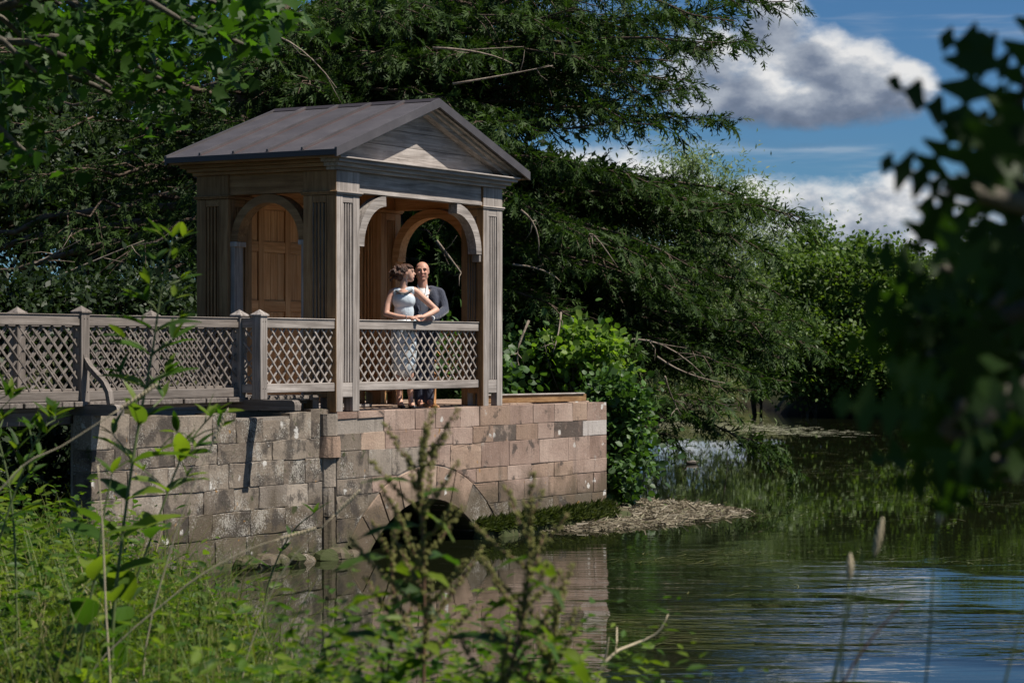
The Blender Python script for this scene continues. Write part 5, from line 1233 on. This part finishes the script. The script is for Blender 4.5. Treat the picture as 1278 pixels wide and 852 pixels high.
def make_grass():
    g = np.random.default_rng(31)
    X, Y = bank_points(26000, g, -7.0, 0.6, 7.5, 19.5); v, f = blades(len(X), X, Y, .3, 1.15, .011, .95, g)
    o = link('bank_grass', np_mesh('bank_grass', v, f, GRASS)); o['kind'] = 'stuff'; tag(o, 'tangled long green grass covering the near river bank', 'grass')
    X, Y = bank_points(2600, g, -7.0, 0.3, 7.5, 19.5); v, f = blades(len(X), X, Y, .45, 1.05, .007, .7, g)
    o = link('dry_grass', np_mesh('dry_grass', v, f, DRY)); o['kind'] = 'stuff'; tag(o, 'dry straw coloured grass stalks among the green bank grass', 'grass')
    # low broad-leaved herbs: leaves spread along hidden short stems
    n = 3400; X, Y = bank_points(int(n * 1.9), g, -6.6, 0.1, 8.2, 19.2, 0.25); n = len(X); zb = ground_z(X, Y); P = []; Dd = []; Sz = []
    for i in range(n):
        H = g.uniform(.2, .8) * g.uniform(.6, 1.15) * (1.3 if X[i] < -2.3 else 1); k = g.integers(7, 13); t = np.linspace(.25, 1, k); a = g.uniform(0, 6.28) + np.arange(k) * 2.4; lean = g.normal(size=2) * .18
        P.append(np.stack([X[i] + lean[0] * t * H, Y[i] + lean[1] * t * H, zb[i] + H * t], 1)); Dd.append(np.stack([np.cos(a), np.sin(a), g.uniform(-.2, .7, k)], 1)); Sz.append(g.uniform(.06, .16, k) * (1.15 - .5 * t))
    n2 = 520; X2 = g.uniform(-.75, .32, n2); Y2 = g.uniform(6.0, 8.6, n2); z2 = ground_z(X2, Y2)
    for i in range(n2):
        if z2[i] < .35: continue
        H = g.uniform(.65, 1.12); k = g.integers(10, 16); t = np.linspace(.45, 1, k); a = g.uniform(0, 6.28) + np.arange(k) * 2.4; lean = g.normal(size=2) * .2
        P.append(np.stack([X2[i] + lean[0] * t * H, Y2[i] + lean[1] * t * H, z2[i] + H * t], 1)); Dd.append(np.stack([np.cos(a), np.sin(a), g.uniform(-.3, .7, k)], 1)); Sz.append(g.uniform(.05, .10, k) * (1.15 - .5 * t))
    P = np.concatenate(P); Dd = np.concatenate(Dd); Sz = np.concatenate(Sz); B = basis(Dd, .4, (0, 0, 1)) * Sz[:, None, None]
    v, f = scatter([(0, 0, 0), (.22, .35, .05), (.16, .7, 0), (0, 1, -.12), (-.16, .7, 0), (-.22, .35, .05)], [(0, 1, 2, 3), (0, 3, 4, 5)], B, P)
    o = link('bank_herbs', np_mesh('bank_herbs', v, f, HERB)); o['kind'] = 'stuff'; tag(o, 'bright green leafy herbs crowding the near river bank', 'weeds')
make_grass()

def leaf_mesh(name, L, Wd, m, droop=0.25, fold=0.15, n=7, wav=0.0, prof=None):
    """lanceolate leaf with midrib fold; y along the leaf"""
    v = []; f = []
    for i in range(n + 1):
        t = i / n; w = Wd / 2 * (prof(t) if prof else (math.sin(math.pi * min(1, t ** .8)) ** .8 + .02)); z = -droop * L * t * t
        v += [(-w, L * t, z + fold * w + wav * math.sin(t * 14)), (0, L * t, z), (w, L * t, z + fold * w - wav * math.sin(t * 14))]
    for i in range(n):
        for k in (0, 1): a = i * 3 + k; f.append((a, a + 1, a + 4, a + 3))
    return np_mesh(name, v, f, m, True)
def place_leaf(me, parent, pos, d, up=(0, 0, 1), s=1.0, roll=0.0, name='leaf'):
    d = Vector(d).normalized(); x = d.cross(Vector(up)); 
    if x.length < 1e-3: x = Vector((1, 0, 0))
    x.normalize(); z = x.cross(d); M = Matrix((x, d, z)).transposed() @ Matrix.Rotation(roll, 3, 'Y')
    o = bpy.data.objects.new(name, me); COL.objects.link(o); o.parent = parent
    o.matrix_local = Matrix.Translation(Vector(pos)) @ M.to_4x4() @ Matrix.Scale(s, 4); return o
WH_BIG = leaf_mesh('broad_leaf', 0.36, 0.135, HERB, .3, .3, 8, .004); WH_SM = leaf_mesh('narrow_leaf', 0.18, 0.045, HERB, .15, .3, 6)

def curve_pts(pts, n=18):
    pts = [Vector(p) for p in pts]; out_ = []
    for i in range(n):
        x = i / (n - 1) * (len(pts) - 1); k = min(int(x), len(pts) - 2); t = x - k
        p0, p1, p2, p3 = pts[max(k - 1, 0)], pts[k], pts[k + 1], pts[min(k + 2, len(pts) - 1)]
        out_.append(0.5 * ((2 * p1) + (p2 - p0) * t + (2 * p0 - 5 * p1 + 4 * p2 - p3) * t * t + (3 * p1 - p0 - 3 * p2 + p3) * t ** 3))
    return out_
def tall_herb(label, D, stem_px, seed, big=True, branches=True, r=0.007, nodes=9, first=.15):
    g = random.Random(seed); st = [at(px, py, D + dy) for (px, py, dy) in stem_px]
    b = st[0].copy(); b.z = gz(b.x, b.y) - .03
    if b.z < st[0].z - .05: st = [b] + st
    base = st[0].copy(); t = thing('wild_herb', label, 'plant', tuple(base), 0, 'tall herbs on the near bank')
    c = [p - base for p in curve_pts(st, 22)]; MB().tube(c, [r * (1 - .6 * i / 21) for i in range(22)], 7).obj('stem', STEM, t, True)
    for k in range(nodes):
        u = first + (1 - first) * (k + .4) / nodes; x = u * 21; i = min(int(x), 20); p = c[i].lerp(c[i + 1], x - i); ax = (c[i + 1] - c[i]).normalized(); a0 = g.uniform(0, 6.28)
        for s_ in (0, 1):
            a = a0 + math.pi * s_ + g.uniform(-.3, .3); d = Vector((math.cos(a), math.sin(a) * .8, 0)) + ax * g.uniform(.35, .9)
            if u < .74: place_leaf(WH_BIG if big else WH_SM, t, p, d, s=g.uniform(.6, 1.0) * (1.1 - .45 * u), roll=g.uniform(-.5, .5))
            if u > .45 and branches:
                L = g.uniform(.12, .26) * (1.35 - u); e = p + d.normalized() * L; sub = MB().tube([p, p.lerp(e, .5) + Vector((0, 0, .01)), e], [r * .5, r * .42, r * .3], 5).obj('side_branch', STEM, t, True)
                for q in range(4): a2 = g.uniform(0, 6.28); place_leaf(WH_SM, t, e, d.normalized() * .8 + Vector((math.cos(a2), math.sin(a2), g.uniform(-.1, .8))) * .8, s=g.uniform(.35, .7), roll=g.uniform(-.6, .6))
    for q in range(5): a2 = q * 1.3; place_leaf(WH_SM, t, c[-1], Vector((math.cos(a2), math.sin(a2), .9)), s=g.uniform(.4, .75))
    return t
tall_herb('tallest leafy herb rising in front of the footbridge railing', 9.6, [(140, 800, 0), (150, 690, 0), (168, 560, .05), (190, 440, .1), (200, 370, .1), (216, 296, .1)], 3, nodes=14, r=.009)
tall_herb('leafy herb leaning beside the tallest one before stone wall', 9.9, [(150, 800, 0), (200, 640, 0), (232, 560, .05), (262, 520, .1)], 4, nodes=7)
tall_herb('slender herb with narrow leaves in front of dark bridge opening', 10.4, [(-20, 760, 0), (10, 640, 0), (40, 560, 0), (62, 520, 0)], 5, big=False, nodes=9)
tall_herb('short broad leaved herb at foot of the tallest one', 9.2, [(100, 830, 0), (118, 720, 0), (130, 640, 0), (140, 590, 0)], 6, nodes=6, branches=False)
tall_herb('narrow leaved herb at the edge of the bank below bridge beam', 10.8, [(20, 720, 0), (12, 610, 0), (-4, 540, 0), (-12, 500, 0)], 8, big=False, nodes=8)
tall_herb('low leafy herb by the water in front of wing wall rubble', 13.0, [(330, 760, 0), (345, 700, 0), (368, 660, 0), (392, 640, 0)], 9, big=False, nodes=7, branches=False)

DOCK_S = plain('dock_seed', (0.15, 0.15, 0.045), 0.8, 0.2, var=.4, bscale=300); DOCK_LF = leaf_mesh('dock_leaf', 0.27, 0.08, HERB, .35, .25, 9, .006)
def dock(label, D, stem_px, seed, spread=1.0, nb=9):
    g = random.Random(seed); st = [at(px, py, D) for px, py in stem_px]; b = st[0].copy(); b.z = gz(b.x, b.y) - .03
    if b.z < st[0].z - .05: st = [b] + st
    base = st[0].copy(); t = thing('dock_plant', label, 'plant', tuple(base), 0, 'dock plants in seed')
    c = [p - base for p in curve_pts(st, 24)]; MB().tube(c, [.006 * (1 - .6 * i / 23) for i in range(24)], 7).obj('stem', STEMR, t, True)
    def seeds(pts, name='seed_spike'):
        mb = MB(); L = sum((pts[i + 1] - pts[i]).length for i in range(len(pts) - 1)); k = int(L / .0062)
        for i in range(k):
            x = i / max(1, k - 1) * (len(pts) - 1); j = min(int(x), len(pts) - 2); p = pts[j].lerp(pts[j + 1], x - j); 
            if i % 5 == 4 and g.random() < .8: continue
            for q in range(3): a = g.uniform(0, 6.28); r_ = g.uniform(.0022, .0050); mb.ell(p + Vector((math.cos(a), math.sin(a), g.uniform(-.6, .6))) * .008, (r_, r_, r_ * 1.2), 5, 4)
        o = mb.obj(name, DOCK_S, t, True); o['kind'] = 'stuff'
    seeds(c[12:])
    for k in range(nb):
        i = 7 + int(k * 15 / nb); p = c[i]; a = k * 2.4 + g.uniform(-.4, .4); L = g.uniform(.10, .24) * spread * (1.15 - .3 * k / nb); d = Vector((math.cos(a), math.sin(a) * .6, g.uniform(.7, 1.3))).normalized()
        br = [p, p + d * L * .5 + Vector((0, 0, -.004)), p + d * L + Vector((0, 0, .01))]; MB().tube(br, [.003, .0024, .0014], 5).obj('side_stem', STEMR, t, True); seeds(br)
    for k in range(14):
        i = 2 + int(k * 1.3); a = k * 2.2 + g.uniform(-.4, .4); place_leaf(DOCK_LF, t, c[i], (math.cos(a), math.sin(a), g.uniform(-.5, .5)), s=g.uniform(.45, .85), roll=g.uniform(-.6, .6))
    return t
dock('tall dock with brown seed spikes in front of the culvert arch', 6.6, [(528, 900), (530, 780), (528, 680), (524, 600), (528, 548)], 1, 1.2, 20)
dock('shorter dock with seed spikes in front of the stone wall reflection', 6.2, [(600, 930), (635, 840), (655, 760), (662, 690), (656, 625)], 2, .9, 17)
dock('thin reddish dock leaning beside the tall dock', 6.8, [(470, 920), (485, 830), (492, 760), (488, 690), (500, 650)], 3, .6, 9)
dock('low dock half hidden in grass at the bottom of the bank', 6.4, [(640, 960), (672, 870), (690, 800), (694, 735)], 4, .8, 12)

# dry stalks, seed heads and dark reeds near the lens
def stalk(name, label, cat, D, px, r, m, head=None, group=None):
    st = [at(a, b, D) for a, b in px]; b = st[0].copy(); b.z = gz(b.x, b.y) - .02
    if b.z < st[0].z - .05: st = [b] + st
    base = st[0].copy(); t = thing(name, label, cat, tuple(base), 0, group); c = [p - base for p in curve_pts(st, 16)]
    MB().tube(c, [r * (1 - .55 * i / 15) for i in range(16)], 6).obj('stem', m, t, True)
    if head:
        h, w = head; d = (c[-1] - c[-2]).normalized(); e = c[-1]; mb = MB(); gg = random.Random(int(D * 100))
        for k in range(46):
            u = k / 45; a = k * 2.4; rr = w * math.sin(math.pi * (.08 + .9 * u)); mb.ell(e + d * h * u + Vector((math.cos(a) * rr, math.sin(a) * rr, 0)), (.0035, .0035, .008), 5, 4)
        o = mb.obj('seed_head', STRAWST, t, True); o['kind'] = 'stuff'
    return t
G1 = 'dry grass stalks on the near bank'
stalk('grass_stalk', 'long straight straw stalk standing before the wing wall', 'grass', 8.8, [(138, 870), (132, 760), (128, 660), (122, 580)], .006, STRAWST, None, G1)
stalk('grass_stalk', 'bent pale seed head arching across bridge abutment corner', 'grass', 8.6, [(-40, 700), (20, 590), (80, 555), (150, 510)], .0045, STRAWST, (.16, .006), G1)
stalk('grass_stalk', 'pale seed head leaning over the lichened wing wall', 'grass', 9.2, [(180, 820), (215, 680), (240, 610), (262, 560)], .004, STRAWST, (.17, .006), G1)
stalk('grass_stalk', 'fallen dry stalk crossing low over the grass', 'grass', 9.0, [(100, 860), (220, 740), (300, 690), (350, 672)], .004, STRAWST, (.14, .005), G1)
stalk('grass_stalk', 'dry seed head standing just before the rubble at wall foot', 'grass', 9.4, [(300, 860), (330, 760), (362, 700), (420, 640)], .004, STRAWST, (.13, .005), G1)
stalk('grass_seed_head', 'pale upright seed head before the sky reflection', 'grass', 5.2, [(1040, 960), (1070, 830), (1084, 730), (1092, 690)], .003, STEM, (.075, .006), 'seed heads by the open water')
stalk('grass_seed_head', 'pair of pale seed heads below the oak leaves, upper one', 'grass', 4.8, [(1150, 960), (1160, 800), (1166, 690), (1172, 650)], .003, STEM, (.05, .007), 'seed heads by the open water')
stalk('grass_seed_head', 'short stout seed head lower than its neighbours by open water', 'grass', 5.4, [(1010, 960), (1030, 880), (1055, 780), (1060, 720)], .003, STEM, (.05, .006), 'seed heads by the open water')
stalk('reed_stem', 'dark slanting reed before the blue reflection', 'reed', 4.6, [(1030, 980), (1040, 860), (1055, 780), (1078, 690)], .0045, STEM, None, 'dark reeds by the open water')
stalk('reed_stem', 'upright dark reed crossing the slanting one', 'reed', 4.7, [(1046, 980), (1050, 860), (1052, 790), (1056, 720)], .0035, STEM, None, 'dark reeds by the open water')
stalk('reed_stem', 'reddish slanting stalk before rippled water', 'reed', 5.0, [(1020, 980), (1050, 860), (1085, 800), (1128, 752)], .0045, STEMR, None, 'dark reeds by the open water')
stalk('reed_stem', 'dark reed at the edge of the open water bank', 'reed', 4.5, [(1230, 990), (1255, 850), (1268, 800), (1285, 740)], .004, STEM, None, 'dark reeds by the open water')
tw = thing('dead_twig', 'forked pale dead twig sticking out over the water', 'twig', tuple(at(735, 880, 8.6)))
b0 = at(735, 880, 8.6); q = [p - b0 for p in curve_pts([at(700, 1060, 8.6), at(735, 880, 8.6), at(760, 820, 8.6), at(800, 800, 8.7), at(822, 788, 8.7), at(834, 766, 8.7)], 14)]
MB().tube(q, [.009 * (1 - .75 * i / 13) for i in range(14)], 6).obj('main_twig', STRAWST, tw, True)
MB().tube([at(751, 836, 8.6) - b0, at(757, 815, 8.6) - b0, at(760, 795, 8.55) - b0], [.005, .004, .002], 5).obj('side_twig', STRAWST, tw, True)
MB().tube([at(768, 815, 8.6) - b0, at(770, 800, 8.6) - b0, at(770, 782, 8.65) - b0], [.004, .003, .002], 5).obj('side_twig', STRAWST, tw, True)

# ------------------------------------------------------------------ oak bough close to the lens
def oak_leaf():
    n = 26; v = []; f = []
    for i in range(n + 1):
        t = i / n; env = .10 + .42 * math.sin(math.pi * min(1, .06 + t * .93)) ** .85 * (.55 + .55 * t) ; lob = .56 + .44 * math.cos(2 * math.pi * (t * 3.7 - .5)); w = max(.012, env * lob * (1 - max(0, t - .93) * 9)) * .74
        if t < .1: w = .018
        z = -.10 * t * t
        v += [(-w, t, z + .18 * w), (0, t, z), (w, t, z + .18 * w)]
    for i in range(n):
        for k in (0, 1): a = i * 3 + k; f.append((a, a + 1, a + 4, a + 3))
    return np_mesh('oak_leaf', v, f, OAK_L, True)
def make_oak():
    me = oak_leaf(); base = Vector((2.1, 3.4, gz(2.1, 3.4)))
    t = thing('oak_tree', 'oak bough with dark lobed leaves hanging close at the frame edge over water', 'tree', tuple(base))
    MB().tube([Vector((0, 0, -.2)), Vector((.05, .05, 1.2)), Vector((0, .1, 2.6)), Vector((.1, 0, 4.2)), Vector((.2, .1, 6))], [.24, .19, .16, .13, .08], 12).obj('trunk', BARK_GREY, t, True)
    cl = [(1222, 165), (1285, 95), (1270, 215), (1198, 235), (1232, 305), (1175, 335), (1130, 395), (1190, 400), (1255, 365), (1215, 455), (1270, 465), (1240, 520), (1262, 575), (1290, 270), (1160, 440), (1300, 340), (1310, 190), (1295, 540), (1200, 500), (1212, 575), (1240, 420), (1275, 410)]
    g = random.Random(4); n = 0
    for k, (px, py) in enumerate(cl):
        D = g.uniform(3.0, 4.0); c = at(px, py, D) - base; s = Vector((0, 0, g.uniform(1.3, 2.6))); m = at(1330 + g.uniform(-20, 60), py * .75 + 90, D + .1) - base
        MB().tube(curve_pts([s, m, c], 10), [.022 * (1 - .8 * i / 9) + .002 for i in range(10)], 6).obj('twig', BARK_GREY, t, True)
        for q in range(3 if px < 1180 else 4 if py < 320 else 6):
            a = q * 2.4 + g.uniform(-.4, .4); d = Vector((math.cos(a) * 1.0 - .35, math.sin(a * 1.7) * .55, math.sin(a) * .9 + .05)); place_leaf(me, t, c - Vector((.01 * q, 0, 0)) + Vector((g.uniform(-.02, .02), g.uniform(-.03, .03), g.uniform(-.02, .02))), d, up=(g.uniform(-.5, .5), -1, g.uniform(-.2, .7)), s=g.uniform(.10, .15), roll=g.uniform(-.5, .5))
    # the canopy above, out of the picture, that keeps this bough in shade
    gg = np.random.default_rng(6); n = 3000; P = np.stack([gg.uniform(.6, 4.2, n), gg.uniform(1.0, 4.6, n), gg.uniform(3.25, 5.6, n)], 1)
    d = gg.normal(size=(n, 3)); B = basis(d, .8, (0, 0, 1)) * gg.uniform(.09, .16, n)[:, None, None]; v, f = scatter(ROUND_V, ROUND_F, B, P - np.array(base)); o = link('crown', np_mesh('crown', v, f, OAK_L), t); o['kind'] = 'stuff'
make_oak()

# ------------------------------------------------------------------ sycamore branch over the footbridge side
def syc_leaf():
    pts = [(0, 0), (.22, .02), (.5, .10), (.36, .28), (.56, .52), (.30, .54), (.18, .70), (0, 1.0), (-.18, .70), (-.30, .54), (-.56, .52), (-.36, .28), (-.5, .10), (-.22, .02)]
    v = [(x, y, -.12 * (y * y) + .12 * abs(x)) for x, y in pts] + [(0, .38, -.02)]; f = [(14, i, (i + 1) % 14) for i in range(14)]
    return v, f
def make_sycamore():
    base = Vector((-5.6, 14.5, gz(-5.6, 14.5))); t = thing('sycamore_tree', 'sycamore boughs with broad lobed backlit leaves hanging over the roof corner and bridge', 'tree', tuple(base))
    MB().tube([Vector((0, 0, -.2)), Vector((.05, .1, 2)), Vector((-.1, .2, 4.5)), Vector((.1, .1, 7.5))], [.34, .28, .22, .1], 12).obj('trunk', BARK_GREY, t, True)
    v, f = syc_leaf(); me = np_mesh('sycamore_leaf', v, f, SYC_L, True); g = random.Random(12); cl = []
    for (px, py, n) in [(40, 15, 5), (110, 10, 5), (190, 8, 5), (260, 18, 5), (310, 20, 4), (20, 30, 5), (80, 20, 6), (150, 25, 6), (220, 20, 5), (290, 10, 4), (330, 30, 3), (60, 70, 5), (130, 75, 5), (200, 70, 5), (250, 90, 4), (160, 110, 3), (220, 120, 2), (15, 110, 4), (15, 170, 3), (10, 215, 2), (290, 55, 3), (180, 45, 5), (100, 45, 4), (245, 45, 4), (340, 8, 2), (45, 100, 3)]:
        for k in range(n): cl.append((px + g.gauss(0, 22), py + g.gauss(0, 15), g.uniform(12.0, 15.5)))
    big = []
    for k, (px, py, D) in enumerate(cl):
        c = at(px, py, D) - base
        if k % 4 == 0: m = at(px * .6 - 120, py - 60, D) - base; MB().tube(curve_pts([Vector((0, .1, max(1.2, c.z - .2 + .2 * g.random()))), m, c], 9), [.035 * (1 - .8 * i / 8) + .004 for i in range(9)], 5).obj('limb', BARK_GREY, t, True)
        for q in range(13): big.append((c + Vector((g.gauss(0, .13), g.gauss(0, .18), g.gauss(0, .08))), Vector((g.gauss(0, 1), g.gauss(0, .8), -.35 + g.gauss(0, .5))), g.uniform(.075, .13)))
    g.shuffle(big)
    for (p, d, s) in big[:300]: place_leaf(me, t, p, d, up=(g.gauss(0, .5), g.gauss(-.3, .5), 1), s=s)
    rest = big[300:]; P = np.array([b[0] for b in rest]); Dd = np.array([b[1] for b in rest]); Sz = np.array([b[2] for b in rest])
    gg = np.random.default_rng(3); n = 5200; P2 = np.stack([gg.uniform(-9, -0.9, n), gg.uniform(10.5, 16.5, n), gg.uniform(5.0, 8.6, n)], 1) - np.array(base)  # unseen canopy leaves added above the frame to shade the boughs below
    P = np.concatenate([P, P2]); Dd = np.concatenate([Dd, gg.normal(size=(n, 3))]); Sz = np.concatenate([Sz, gg.uniform(.1, .16, n)])
    B = basis(Dd, .6, (0, -.2, 1)) * Sz[:, None, None]; vv, ff = scatter(v, f, B, P); o = link('crown', np_mesh('crown', vv, ff, SYC_L), t); o['kind'] = 'stuff'
make_sycamore()
